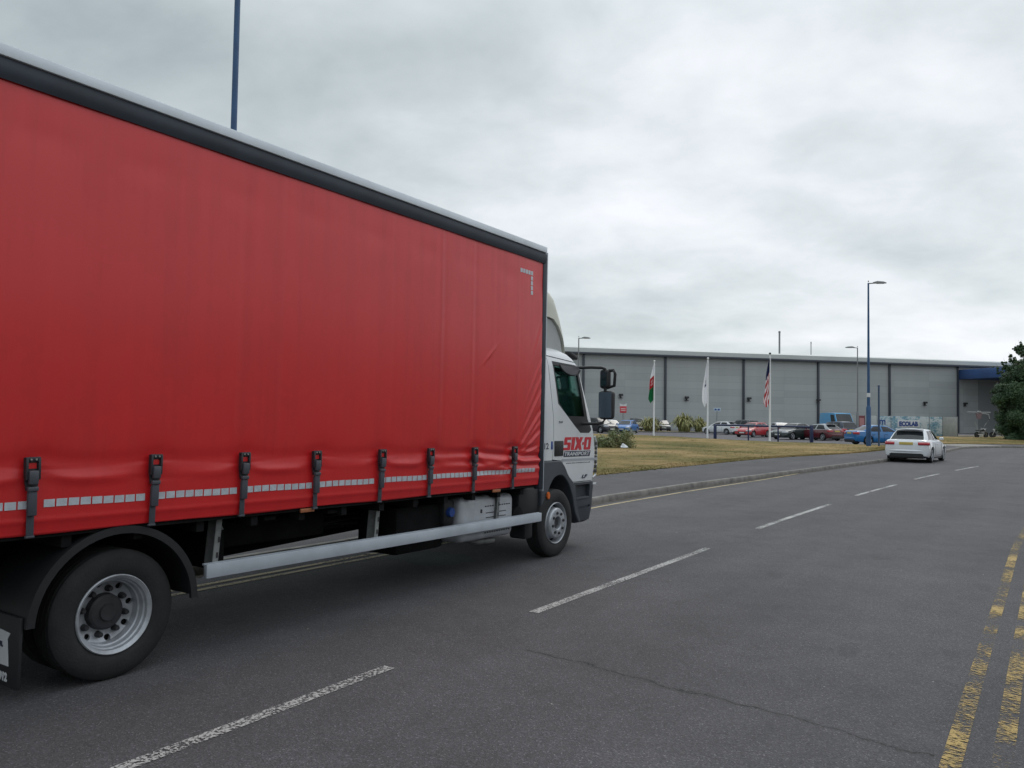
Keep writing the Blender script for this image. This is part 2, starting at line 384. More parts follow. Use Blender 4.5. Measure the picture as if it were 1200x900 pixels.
def fit_text(name, txt, x0, x1, z0, z1, y, m, parent, bold=0, shear=0, extr=.002):
    """text standing on an XZ plane facing -y, scaled to the rectangle"""
    me = text_mesh(txt, 1, extr, bold, shear); xs = [v.co.x for v in me.vertices]; ys = [v.co.y for v in me.vertices]
    a, b, c, d = min(xs), max(xs), min(ys), max(ys)
    for v in me.vertices:
        X = x0+(v.co.x-a)/(b-a)*(x1-x0); Z = z0+(v.co.y-c)/(d-c)*(z1-z0); v.co = (X, y-v.co.z, Z)
    me.materials.clear(); me.materials.append(m)
    o = bpy.data.objects.new(name, me); COL.objects.link(o); o.parent = parent; return o
def smoothpath(pts, step=1.0):
    """Hermite spline through points, tangents scaled to each span so that it never loops"""
    P = [Vector(p) for p in pts]; n = len(P); T = []
    for i in range(n):
        if i == 0: T.append((P[1]-P[0]).normalized()); continue
        if i == n-1: T.append((P[-1]-P[-2]).normalized()); continue
        d0 = (P[i]-P[i-1]).length; d1 = (P[i+1]-P[i]).length; T.append(((P[i]-P[i-1])/d0*d1+(P[i+1]-P[i])/d1*d0)/(d0+d1))
    out_ = []
    for i in range(n-1):
        L_ = (P[i+1]-P[i]).length; k_ = max(1, int(L_/step))
        for k in range(k_):
            t = k/k_; out_.append((2*t**3-3*t*t+1)*P[i]+(t**3-2*t*t+t)*L_*T[i]+(3*t*t-2*t**3)*P[i+1]+(t**3-t*t)*L_*T[i+1])
    out_.append(P[-1]); return out_
def resample(path, n):
    L_ = [0]
    for a, b in zip(path, path[1:]): L_.append(L_[-1]+(b-a).length)
    res = []; j = 0
    for i in range(n+1):
        s = L_[-1]*i/n
        while j < len(L_)-2 and L_[j+1] < s: j += 1
        t = (s-L_[j])/max(1e-9, L_[j+1]-L_[j]); res.append(path[j].lerp(path[j+1], t))
    return res
def offset(path, d):
    """shift a 2D path to its left by d"""
    o_ = []
    for i, p in enumerate(path):
        t = (path[min(i+1, len(path)-1)]-path[max(i-1, 0)]).normalized(); o_.append(p+Vector((-t.y, t.x))*d)
    return o_
V2 = lambda a, b: Vector((a, b))
from mathutils import Quaternion
def pix(u, v, Y):
    """world point at depth Y seen at pixel u, v of the photograph (used once, to survey positions)"""
    U = u-600; V = v-450; c, s = cos(ROLL), sin(ROLL); a = (U*c+V*s)/FPX; b = (U*s-V*c)/FPX
    y = cos(PITCH)-b*sin(PITCH); z = sin(PITCH)+b*cos(PITCH); t = Y/y
    return Vector((a*t, Y, EYE+z*t))

# ------------------------------------------------------------------ ground, road
KERB = smoothpath([V2(-43.5, -49.4), V2(-15, -8.5), V2(-3.5, 8.0), V2(-1.47, 10.93), V2(1.72, 15.87), V2(4.05, 19.1), V2(7.55, 23.5), V2(12.9, 30.2), V2(15.1, 32.9), V2(19.3, 38.2), V2(24, 44.5), V2(27.3, 49.2), V2(30.5, 53.2), V2(34.5, 55.4), V2(40, 55), V2(62, 48)], .8)
CEN = smoothpath([V2(-40, -54), V2(-12, -11.4), V2(-1.82, 3.92), V2(.22, 7.04), V2(2.62, 10.64), V2(3.87, 12.57), V2(6.55, 16.42), V2(7.91, 18.36), V2(10.45, 21.73), V2(12.24, 24.12), V2(14.01, 26.3), V2(18.5, 31.6), V2(25, 38.5), V2(33, 44), V2(44, 45), V2(60, 42)], .25)
BACK = smoothpath([V2(-46, -46.5), V2(-18, -5.8), V2(-6.3, 11.0), V2(-2.4, 16.0), V2(2.38, 21.99), V2(5.68, 26.45), V2(10.54, 32.83), V2(16.81, 39.32), V2(21.04, 44.73), V2(25, 50.5), V2(29, 56), V2(33.5, 59.3), V2(41, 59.8), V2(66, 53)], .8)
GBACK = smoothpath([V2(-90, -10), V2(-60, 40), V2(-30, 66), V2(-6, 74), V2(7, 74), V2(11, 72), V2(14.8, 60.4), V2(18, 56.6), V2(21.5, 56), V2(22.9, 53.8), V2(25, 53.2), V2(27.6, 56.5), V2(31, 63), V2(37, 72), V2(44, 84), V2(56, 90), V2(95, 84)], .8)

m = MB(); m.poly([(-900, -900, -.25), (900, -900, -.25), (900, 900, -.25), (-900, 900, -.25)])
tag(m.build('ground', M_GRASS), kind='structure')
# car park and access road sheet
m = MB(); m.poly([(-120, 30, -.01), (-120, 140, -.01), (170, 140, -.01), (170, 30, -.01)]); tag(m.build('car_park', M_PARK), kind='structure')
# road band: from the left kerb to the right kerb
NR = 160
def band(a, b, z, name, mt, n=NR, zf=None, kind='structure'):
    A = resample(a, n); B = resample(b, n); m_ = MB()
    m_.grid(lambda u, v: Vector((*A[round(u*n)].lerp(B[round(u*n)], v), z)), n, 4); return tag(m_.build(name, mt, ang=60), kind=kind)
RK = smoothpath([V2(-36.5, -59), V2(-8.5, -15.9), V2(3.3, 1.7), V2(6.7, 6.75), V2(10.4, 12.0), V2(14.5, 17.5), V2(19.5, 24), V2(26, 30.5), V2(34, 35.5), V2(45, 37), V2(60, 34)], .8)
band(offset(KERB, .02), RK, 0, 'road', M_ROAD)
band(RK, offset(RK, -60), .11, 'right_verge', M_GRASS)

# kerb stones, one structure
def kerb_line(path, name, side=1, h=.12):
    m_ = MB(); pth = resample(path, int(sum((b-a).length for a, b in zip(path, path[1:]))/.915))
    for a, b in zip(pth, pth[1:]):
        t = (b-a).normalized(); nrm = V2(-t.y, t.x)*side; a2 = a+t*.005; b2 = b-t*.005; dz = random.uniform(-.003, .003)
        prof = [(-.0, -.06), (-.0, h*.35), (.012, h-.02), (.026, h), (.118, h), (.118, -.06)]
        r0 = [Vector((*(a2+nrm*p), q+dz)) for p, q in prof]; r1 = [Vector((*(b2+nrm*p), q+dz)) for p, q in prof]
        m_.rings([r0, r1])
    return tag(m_.build(name, M_KERB), kind='structure')
kerb_line(KERB, 'kerb'); kerb_line(RK, 'right_kerb', -1)
# gutter debris strip at the foot of the kerb
m_g = mat('gutter_dirt', (.07, .06, .05), .9, var=.5, vscale=5)
band(offset(KERB, -.002), offset(KERB, -.10), .004, 'gutter', m_g, kind='structure')
# footpath
PF = offset(KERB, .119)
band(PF, BACK, .112, 'footpath', M_PATH)
# pale vehicle crossover in the far footpath
m = MB(); A = resample(PF, 400); B = resample(BACK, 400)
def near_idx(P, pt): return min(range(len(P)), key=lambda i: (P[i]-pt).length)
i0 = near_idx(A, V2(29.5, 52.6)); i1 = near_idx(A, V2(34.6, 55.6))
A_ = A[i0:i1+1]; j0 = near_idx(B, V2(29.8, 56.8)); j1 = near_idx(B, V2(34.0, 59.4)); B_ = resample(B[j0:j1+1], len(A_)-1)
m.grid(lambda u, v: Vector((*A_[round(u*(len(A_)-1))].lerp(B_[round(u*(len(A_)-1))], v), .118)), len(A_)-1, 2)
tag(m.build('crossover_pavement', M_CONC), kind='structure')

# grass verge with gentle mounds
def gz(x, y):
    return .12+.05*sin(x*.31+y*.17)+.04*sin(x*.13-y*.23+1)
ng = 200; GF = resample(BACK, ng); GB = resample(GBACK, ng)
def gpt(u, v):
    p = GF[round(u*ng)].lerp(GB[round(u*ng)], v); k = min(1, min(v, 1-v)*8)
    return Vector((p.x, p.y, .125+(gz(p.x, p.y)-.06)*k))
m = MB(); m.grid(gpt, ng, 30); verge = tag(m.build('grass_verge', M_GRASS, ang=60), kind='structure')
# grass tufts: small blades over the verge, denser at the footpath edge
def blades(n, name, sampler, hmin, hmax, mt):
    vs_, fs = [], []
    for i in range(n):
        p = sampler()
        if p is None: continue
        for k in range(3):
            a = random.uniform(0, 2*pi); h = random.uniform(hmin, hmax); l = random.uniform(.3, .9)*h; w_ = random.uniform(.006, .014)
            q = p+Vector((random.uniform(-.05, .05), random.uniform(-.05, .05), -.01)); d = Vector((cos(a), sin(a), 0)); s = Vector((-sin(a), cos(a), 0))*w_
            b = len(vs_); vs_ += [q-s, q+s, q+d*l+Vector((0, 0, h))]; fs.append((b, b+1, b+2))
    me = bpy.data.meshes.new(name); me.from_pydata([tuple(v) for v in vs_], [], fs); me.materials.append(mt)
    o = bpy.data.objects.new(name, me); COL.objects.link(o); return tag(o, 'short dry yellow grass covering the verge beyond the footpath', 'grass', kind='stuff')
def samp():
    if random.random() < .35:
        v = random.uniform(-.004, .03)
    else: v = random.random()**1.4
    u = random.uniform(.30, .98); i = u*ng; a = int(i); t = i-a
    p0 = GF[a].lerp(GB[a], v); p1 = GF[min(a+1, ng)].lerp(GB[min(a+1, ng)], v); p = p0.lerp(p1, t)
    if p.y < 14: return None
    k = max(0, min(1, min(v, 1-v)*8)); return Vector((p.x, p.y, .125+(gz(p.x, p.y)-.06)*k))
blades(42000, 'grass', samp, .015, .05, M_GRASS)

# verge strip at the foot of the warehouse with its kerb
m = MB(); m.poly([(-90, 92, .10), (70, 92.6, .10), (70, 97, .10), (-90, 97, .10)])
tag(m.build('planting_strip', M_GRASS), kind='structure')
kerb_line([V2(-90, 91.9), V2(68, 92.4)], 'planting_strip_kerb')
kerb_line([V2(p.x, p.y) for p in GBACK[int(len(GBACK)*.3):]], 'verge_back_kerb')

# ------------------------------------------------------------------ road markings
def strip(path, d0, w_, mt, m_, z=.005):
    a = offset(path, d0-w_/2); b = offset(path, d0+w_/2); n = len(path)-1
    m_.grid(lambda u, v: Vector((*(a[round(u*n)].lerp(b[round(u*n)], v)), z)), n, 1)
def sub(path, p0, p1, n=14):
    i = near_idx(path, V2(*p0)); j = near_idx(path, V2(*p1)); return resample(path[i:j+1], n)
m = MB()
for a, b in [((-6.7, -3.45), (-4.4, 0)), ((-3.35, 1.65), (-.81, 5.42)), ((.22, 7.04), (2.62, 10.64)), ((3.87, 12.57), (6.55, 16.42)), ((7.91, 18.36), (10.45, 21.73)), ((11.9, 23.7), (14.2, 26.5)), ((15.8, 28.4), (18.3, 31.4))]:
    strip(sub(CEN, a, b), 0, .095, None, m)
tag(m.build('centre_line', M_WLINE), kind='structure')
YL = smoothpath([V2(-20, -16), V2(-3.13, 7.76), V2(-1.1, 10.67), V2(1.65, 15.22), V2(3.98, 18.53), V2(7.63, 23.37), V2(10.85, 28.0)], .4)
m = MB(); strip(YL, 0, .075, None, m); strip(YL[:near_idx(YL, V2(-.4, 11.8))], -.17, .075, None, m); tag(m.build('left_yellow_line', M_YLINE2), kind='structure')
YR = smoothpath([V2(-8, -11.2), V2(2.24, 4.09), V2(3.36, 5.75), V2(4.87, 7.97), V2(7.4, 11.68), V2(11, 16.5), V2(16, 23)], .4)
m = MB(); strip(YR, 0, .095, None, m); strip(YR, -.215, .095, None, m); tag(m.build('double_yellow_lines', M_YLINE), kind='structure')

# ------------------------------------------------------------------ red curtain-sided lorry
HD, ND = R(90-33.7), R(.65)
lorry = empty('curtain_sided_lorry', (-3.564, 5.715, 0), label='red curtain sided lorry with a white cab on the near side of the road', cat='lorry')
lorry.rotation_mode = 'QUATERNION'
lorry.rotation_quaternion = (Matrix.Rotation(HD, 3, 'Z') @ Matrix.Rotation(ND, 3, 'Y')).to_quaternion()
YS = -1.275; XB, XF = -2.3, 5.12; ZB, ZT = .98, 3.58
STR = [-1.9, -1.18, -.46, .26, .97, 1.69, 2.40, 3.10, 3.81, 4.50]
_rs = random.Random(3); _ph = [(_rs.uniform(0, 6.28), _rs.uniform(.7, 1.3)) for _ in range(40)]
def sm(a, b, x): t = max(0, min(1, (x-a)/(b-a))); return t*t*(3-2*t)
def curt(x, z):
    """outward displacement of the curtain"""
    h = (z-ZB)/(ZT-ZB); d = .012*sin(pi*min(1, h*1.02))
    d += .0022*sin(x*2*pi/1.45+.6)*sm(0, .25, h)
    for k in range(14):                                     # welded vertical seams and pleats
        xs = -2.0+k*.56+.17*sin(k*5.1); a = .0005+.0014*abs(sin(k*2.3))**2; d += a*exp(-((x-xs)/.022)**2)*sm(.12, .35, h)*(.6+.4*sin(z*1.7+k))
        d -= a*.8*exp(-((x-xs-.05)/.03)**2)*sm(.12, .3, h)
    # tension band around the buckles: sag between straps
    fr = 1+1.4*sm(2.2, 4.9, x)
    ph = 0
    for sx_ in STR: ph += exp(-((x-sx_)/.13)**2)
    zc_ = 1.33-.06*(1-min(1, ph))*fr*.6
    bay = .55+.45*sin((x+.46)/.715*2.9+1.3)
    d += .011*fr*bay*exp(-((z-zc_)/.032)**2)*(1-min(1, ph)*.8)
    ph2 = 0
    for sx_ in STR: ph2 += exp(-abs(x-sx_)/.12)
    d -= .0045*ph2*exp(-((z-1.372-.02*sin(x*5))/.010)**2)+.003*ph2*exp(-((z-1.30+.03*sin(x*4))/.012)**2)
    d -= .006*fr*exp(-((z-zc_-.10)/.05)**2)
    d -= .010*min(1, ph)*exp(-((z-1.33)/.16)**2)
    d += .006*fr*sin(z*62+x*2.1+sin(x*3))*exp(-((z-1.28)/.12)**2)*sm(2.6, 4.6, x)
    # bottom hem
    d -= .010*(1-sm(0, .04, h)); d += .004*exp(-((z-1.06)/.014)**2)
    # diagonal drag wrinkles running to the front post
    for k, (zz, sl_, ln_, am) in enumerate([(1.62, .62, .75, .016), (1.86, .95, .75, .018), (2.12, 1.25, .60, .015), (2.50, 1.5, .45, .011), (1.44, .28, .95, .014), (2.92, 1.9, .4, .009), (1.74, .80, .5, .010), (2.3, 1.4, .5, .010)]):
        u = (XF-x); s_ = z-(zz-u*sl_); q = s_/sqrt(1+sl_*sl_)
        if u >= 0: d += .72*am*exp(-(q/.017)**2)*exp(-(u/ln_)**2*2.2)*sm(.0, .16, u)
        if u >= 0: d -= .55*am*exp(-((q-.04)/.03)**2)*exp(-(u/ln_)**2*2.2)*sm(.0, .16, u)
    d += .007*exp(-(((x-4.05)*.8-(z-2.42)*.9)/.02)**2)*exp(-((x-4.02)/.12)**2-((z-2.42)/.16)**2)
    # creases below the rail
    d -= .004*exp(-((z-3.30)/.09)**2)*(sin(x*9)*.5+.5)
    return d*(.35+.65*sm(0, .10, XF-x))
body = MB()
nx_, nz_ = 620, 240
body.grid(lambda u, v: Vector((XB+.02+u*(XF-.04-XB), YS-curt(XB+u*(XF-.04-XB), ZB+v*(ZT-ZB)), ZB+v*(ZT-ZB)+ (.004*sin((XB+u*(XF-XB))*4.3) if v == 0 else 0))), nx_, nz_)
cu = body.build('side_curtain', M_RED, lorry, ang=80, recalc=True); cu['label'] = 'red curtain on the side towards the camera'
md = cu.modifiers.new('thick', 'SOLIDIFY'); md.thickness = .003; md.offset = 1 if False else -1
m = MB(); m.grid(lambda u, v: Vector((XB+.02+u*(XF-.04-XB), -YS+.01, ZB+v*(ZT-ZB))), 40, 20)
o = m.build('side_curtain', M_RED, lorry); md = o.modifiers.new('thick', 'SOLIDIFY'); md.thickness = .004
# reflective tape: pieces following the curtain
m = MB(); x = XB+.05
def patch(m_, x0, x1, z0, z1, off=.003):
    n = 3; f = lambda u, v: Vector((x0+u*(x1-x0), YS-curt(x0+u*(x1-x0), z0+v*(z1-z0))-off, z0+v*(z1-z0)))
    m_.grid(f, n, 3)
while x < 4.98:
    dz = .012*sin((x+.46)/.715*2*pi)
    if any(abs(x+.03-s_) < .03 for s_ in STR):
        if len(m.bm.faces): m.build('reflective_tape', M_REFL, lorry, ang=80); m = MB()
    else: patch(m, x, x+.062, 1.135+dz*.2, 1.18+dz*.2)
    x += .071
if len(m.bm.faces): m.build('reflective_tape', M_REFL, lorry, ang=80)
m = MB()
for k in range(5): patch(m, 4.60+k*.055, 4.60+k*.055+.045, 3.375, 3.42)
for k in range(4): patch(m, 4.82, 4.865, 3.315-k*.055, 3.36-k*.055)
m.build('reflective_corner_mark', M_REFL, lorry, ang=80)
# straps
proto = None
for i, sx_ in enumerate(STR):
    if proto is None:
        m = MB(); m.box(-.024, .024, -.006, .0, .97, 1.22, .002)
        st = m.build('strap', M_WEB, lorry, loc=(sx_, YS-.014, 0))
        m = MB()
        m.prism([(-.050, 1.43), (.050, 1.43), (.048, 1.32), (.034, 1.24), (-.034, 1.24), (-.048, 1.32)], -.012, -.002)
        m.box(-.047, -.030, -.030, -.010, 1.30, 1.425, .004); m.box(.030, .047, -.030, -.010, 1.30, 1.425, .004); m.box(-.047, .047, -.026, -.010, 1.405, 1.432, .004)
        a = m.build('buckle', M_BUCK, st)
        m = MB(); m.box(-.030, .030, -.042, -.014, 1.275, 1.355, .008); m.box(-.034, .034, -.036, -.012, 1.235, 1.262, .006); m.build('buckle_lever', M_BUCK2, st)
        m = MB(); m.box(-.029, .029, -.030, -.008, 1.095, 1.235, .006); m.build('strap_tail', M_WEB, st)
        m = MB(); m.poly([(-.026, -.0135, 1.365), (.026, -.0135, 1.365), (.026, -.0135, 1.398), (-.026, -.0135, 1.398)]); m.build('buckle_opening', M_RED, st)
        m = MB()
        for q in (-.016, .016): m.lathe([(.006, -.032), (.006, -.026)], (q, 0, 1.418), n=8)
        m.build('rivet', M_CHR, st)
        m = MB(); m.box(-.028, .028, -.010, .01, .967, .980, .003); m.build('strap_hook', M_BUCK2, st)
        proto = st; st.scale = (.88, 1, 1)
    else:
        c = copy_tree(proto, lorry); c.location = (sx_, YS-.014-.002*sin(i*3), 0)
        c.rotation_euler = (0, R(1.2*sin(i*2.3)), 0); c.scale = (.88, 1, 1)
# cant rail, roof, posts, bulkhead, rear frame
m = MB(); m.grid(lambda u, v: Vector((XB+u*(XF-XB), YS-.014-.012*sin(pi*min(1, v*1.0)), 3.555+v*.125)), 30, 8)
m.box(XB, XF, YS+.02, YS+.06, 3.56, 3.68); m.build('top_rail', M_RAIL, lorry)
m = MB(); m.box(XB, XF, -YS-.04, -YS+.02, 3.55, 3.68); m.build('top_rail', M_RAIL, lorry)
m = MB(); m.box(XB, XF+.01, YS-.030, YS+.05, 3.682, 3.750, .006); m.box(XB, XF+.01, -YS-.05, -YS+.006, 3.683, 3.755, .008)
m.grid(lambda u, v: Vector((XB+u*(XF-XB), YS+.04+v*(-2*YS-.08), 3.755+.03*sin(pi*v))), 10, 16); m.build('roof', M_ROOF, lorry)
m = MB(); m.box(XF-.035, XF+.055, YS-.010, YS+.07, .93, 3.675, .012); m.build('corner_post', M_RAIL, lorry)
m = MB(); m.box(XF-.035, XF+.055, -YS-.07, -YS+.008, .93, 3.675, .012); m.build('corner_post', M_RAIL, lorry)
m = MB(); m.box(XF+.057, XF+.075, YS-.004, YS+.05, .90, 3.70, .004); m.build('corner_trim', M_ALU, lorry)
m = MB(); m.box(XF-.01, XF+.04, YS+.07, -YS-.07, .97, 3.74); m.build('bulkhead', M_ROOF, lorry)
m = MB(); m.box(XB-.04, XB+.02, YS, -YS, .93, 3.75, .01); m.build('rear_door', M_ROOF, lorry)
m = MB(); m.box(XB, XF, YS+.047, -YS-.03, .98, 1.06); 
for k in range(16): m.box(XB+.2+k*.46, XB+.26+k*.46, YS+.06, -YS-.06, .88, .969)
m.build('load_floor', M_CHAS, lorry)
m = MB(); m.box(XB, XF, YS+.03, YS+.045, .955, 1.04); m.build('side_rave', M_CHAS, lorry)
# chassis
m = MB()
for s_ in (-1, 1): m.box(-2.2, 6.7, s_*.43-.04, s_*.43+.04, .64, .88)
for x in (-1.8, -.9, .08, 1.0, 2.2, 3.3, 4.6, 5.7, 6.6): m.box(x-.05, x+.05, -.4, .4, .68, .84)
m.build('chassis', M_CHAS, lorry)
m = MB(); m.tube([(.08, -.95, .40), (.08, .95, .40)], .07, 14); m.lathe([(.02, -.22), (.16, -.17), (.20, 0), (.16, .17), (.02, .22)], (.08, 0, .40), 'Y', 16)
m.tube([(.3, 0, .42), (2.6, 0, .52), (4.9, 0, .62)], .05, 12)
for s_ in (-1, 1):
    m.box(-.6, .8, s_*.52-.04, s_*.52+.04, .50, .57); m.box(-.64, -.5, s_*.52-.05, s_*.52+.05, .5, .75); m.box(.72, .86, s_*.52-.05, s_*.52+.05, .5, .75)
m.tube([(5.70, -.85, .46), (5.70, .85, .46)], .06, 12); m.build('axle', M_CHAS, lorry)
m = MB(); m.box(1.15, 2.2, -.95, -.5, .60, .92, .03); m.lathe([(.02, -.4), (.13, -.37), (.14, 0), (.13, .37), (.02, .4)], (0, 0, 0), 'Y', 18)
m2 = MB(); m2.box(1.6, 2.3, .55, 1.0, .66, .9, .05); m2.box(1.15, 2.25, -.80, -.5, .66, .90, .03); m2.box(.95, 1.1, -.95, -.45, .55, .9, .02)
m2.build('equipment_box', M_CHAS, lorry); m.bm.free()
m = MB(); m.lathe([(.02, 1.25), (.11, 1.28), (.12, 1.6), (.12, 2.2), (.11, 2.5), (.02, 2.53)], (0, 0, 0), 'Z', 18)
m.bm.transform(Matrix.Rotation(pi/2, 4, 'Y')); m.bm.transform(Matrix.Translation((-.1, -.30, .74))); m.build('air_tank', M_CHAS, lorry)
m = MB(); m.box(2.95, 3.68, -1.02, -.5, .40, .86, .05); m.build('fuel_tank', M_CHAS, lorry)
m = MB(); m.box(3.60, 3.78, -1.08, -.6, .62, .90, .04); fh = m.build('tank_housing', M_BLK, lorry)
m = MB(); m.lathe([(.0, -.02), (.045, -.02), (.05, 0), (.05, .05), (0, .05)], (3.68, -1.10, .765), n=20); m.build('filler_cap', M_BCAP, fh)
m = MB(); m.box(3.80, 4.79, -1.14, -.55, .43, .90, .07, seg=4); sil = m.build('silencer', M_SIL, lorry)
m = MB()
for k in range(11):
    m.box(4.22+k*.045, 4.22+k*.045+.025, -1.144, -1.139, .780, .792); m.box(4.22+k*.045, 4.22+k*.045+.025, -1.144, -1.139, .500, .512)
for z in (.71, .66, .62): m.box(4.24, 4.62, -1.1425, -1.139, z, z+.009)
m.box(4.14, 4.17, -1.144, -1.139, .72, .76, .004); m.build('vent_slot', M_HUB, sil)
m = MB(); m.tube([(4.1, -.9, .45), (4.3, -1.0, .39), (4.55, -1.02, .38)], .035, 12); m.build('exhaust_pipe', M_GALV, lorry)
m = MB(); m.box(4.95, 5.38, -1.10, -.55, .50, .93, .03); m.box(5.05, 5.22, -1.13, -.9, .34, .62, .03); m.build('wheel_guard', M_BLK, lorry)
m = MB(); m.lathe([(.02, -.12), (.11, -.10), (.12, 0), (.11, .10), (.02, .12)], (4.93, -1.0, .62), n=18); m.build('air_dryer', M_CHAS, lorry)
m = MB(); m.lathe([(0, -.01), (.028, -.008), (.03, .01), (0, .012)], (5.52, -1.15, .82), n=14); m.bm.transform(Matrix.Translation((5.52, 0, .82)) @ Matrix.Diagonal((1, 1, 1.5, 1)) @ Matrix.Translation((-5.52, 0, -.82))); m.build('side_marker_lamp', M_ORANGE, lorry)
for x in (1.62, 4.25):
    m = MB(); m.box(x-.07, x+.07, YS+.004, YS+.02, .945, .975, .003); m.build('side_marker_lamp', mat('dull_orange_lens', (.35, .13, .06), .4), lorry)
m = MB()
for k, (y, z) in enumerate(((-.50, .80), (-.52, .74), (-.49, .70))):
    m.tube([(.9+i*.42, y+.02*sin(i*1.9+k), z-.035*abs(sin(i*1.1+k))) for i in range(12)], .011, 6)
m.build('air_hose', M_BLK, lorry)
for x in (1.3, 1.95, 3.0):
    m = MB(); m.prism([(x, .62), (x+.05, .62), (x+.11, .93), (x-.06, .93)], -.60, -.54); m.box(x-.03, x+.08, -1.18, -.56, .90, .93); m.build('outrigger', M_CHAS, lorry)
m = MB(); m.lathe([(.03, -.10), (.33, -.10), (.36, -.05), (.36, .05), (.33, .10), (.03, .10)], (1.75, .15, .58), 'Z', 30); m.bm.free()
# side guard
m = MB(); m.box(.75, 5.25, -1.225, -1.19, .545, .642, .002); m.box(.75, 5.25, -1.19, -1.17, .54, .552); m.box(.75, 5.25, -1.19, -1.17, .633, .645)
g = m.build('side_guard', M_ALU, lorry)
for x in (.86, 2.52, 4.42):
    m = MB(); m.prism([(x-.035, .60), (x+.015, .60), (x+.045, .97), (x-.005, .97)], -1.17, -1.13); m.prism([(x-.035, .60), (x-.028, .60), (x+.002, .97), (x-.005, .97)], -1.17, -1.08)
    m.tube([(x+.02, -1.13, .95), (x+.10, -1.10, .86)], .008, 6)
    p = m.build('guard_bracket', M_GALV, lorry)
    m = MB(); m.box(x, x+.016, -1.173, -1.169, .67, .71); m.build('slot', M_HUB, p); m = MB(); m.box(x+.012, x+.028, -1.173, -1.169, .78, .82); m.build('slot', M_HUB, p)
# rear wing (mudguard) and flap
def arcband(m_, cx_, cz_, r0, r1, a0, a1, y0, y1, n=28, ex=1.0):
    for i in range(n):
        t0 = a0+(a1-a0)*i/n; t1 = a0+(a1-a0)*(i+1)/n
        P = lambda r, t, y: Vector((cx_+r*cos(t), y, cz_+r*sin(t)*ex))
        m_.face([m_.bm.verts.new(p) for p in (P(r1, t0, y0), P(r1, t1, y0), P(r1, t1, y1), P(r1, t0, y1))])
        m_.face([m_.bm.verts.new(p) for p in (P(r0, t0, y0), P(r0, t0, y1), P(r0, t1, y1), P(r0, t1, y0))])
        m_.face([m_.bm.verts.new(p) for p in (P(r0, t0, y0), P(r0, t1, y0), P(r1, t1, y0), P(r1, t0, y0))])
        m_.face([m_.bm.verts.new(p) for p in (P(r0, t0, y1), P(r1, t0, y1), P(r1, t1, y1), P(r0, t1, y1))])
for s_ in (-1, 1):
    m = MB(); y0, y1 = (-1.255, -.70) if s_ < 0 else (.70, 1.255)
    arcband(m, .10, .42, .535, .555, R(4), R(176), y0, y1, ex=1.0)
    yo = y0 if s_ < 0 else y1-.02
    arcband(m, .10, .42, .512, .56, R(2), R(178), yo-.006, yo+.02, ex=1.0)
    bmesh.ops.remove_doubles(m.bm, verts=m.bm.verts[:], dist=.0005)
    m.build('mudguard', M_BLK, lorry, ang=30, recalc=True)
m = MB(); m.box(-.475, -.455, -1.22, -.66, .09, .50, .004); fl = m.build('mud_flap', M_BLK, lorry)
m = MB(); m.prism([(-1.115, .17+.04), (-1.09, .36), (-1.16+.04, .40), (-.98, .41), (-.72, .33), (-.72, .21)], -.479, -.476, plane='YZ')
m.build('flap_label', M_LWHITE, fl)
def flap_text(t, size, y, z, m_, bold=.004):
    me = text_mesh(t, size, .001, bold); 
    for v in me.vertices: v.co = (-.480-v.co.z, y-v.co.x, z+v.co.y)
    me.materials.clear(); me.materials.append(m_); o_ = bpy.data.objects.new('lettering', me); COL.objects.link(o_); o_.parent = fl
flap_text('. 7912', .062, -.955, .125, M_LWHITE); flap_text('COMMERCIAL', .035, -.82, .315, M_LNAVY); flap_text('BODY', .035, -.86, .265, M_LNAVY); flap_text('LTD', .035, -.88, .225, M_LNAVY)

# wheels
def tyre(m_, c, R_, w_, rr):
    h = w_/2; prof = [(rr, -h*.80), (rr+.02, -h*.92), (rr+.06, -h*1.0), (R_-.05, -h*.98), (R_-.018, -h*.88), (R_-.003, -h*.76)]
    for k, y in enumerate([-.62, -.58, -.54, -.22, -.18, -.14, .14, .18, .22, .54, .58, .62]):
        prof.append((R_-(.012 if k % 3 == 1 else 0), y*h))
    prof += [(R_-.003, h*.76), (R_-.018, h*.88), (R_-.05, h*.98), (rr+.06, h), (rr+.02, h*.92), (rr, h*.8)]
    m_.lathe(prof, c, n=64, close=True)
def wheel_holes(o_, c, n, rc, rh, y0, y1, ph=0):
    m_ = MB()
    for k in range(n):
        a = 2*pi*k/n+ph; m_.lathe([(rh, y0), (rh, y1)], (c[0]+rc*cos(a), c[1], c[2]+rc*sin(a)), n=14)
    b = m_.build('cut', M_HUB); return boolean(o_, b, 'DIFFERENCE')
RW = (.115, -1.08, .411); FWc = (5.735, -1.03, .473); RT = .41
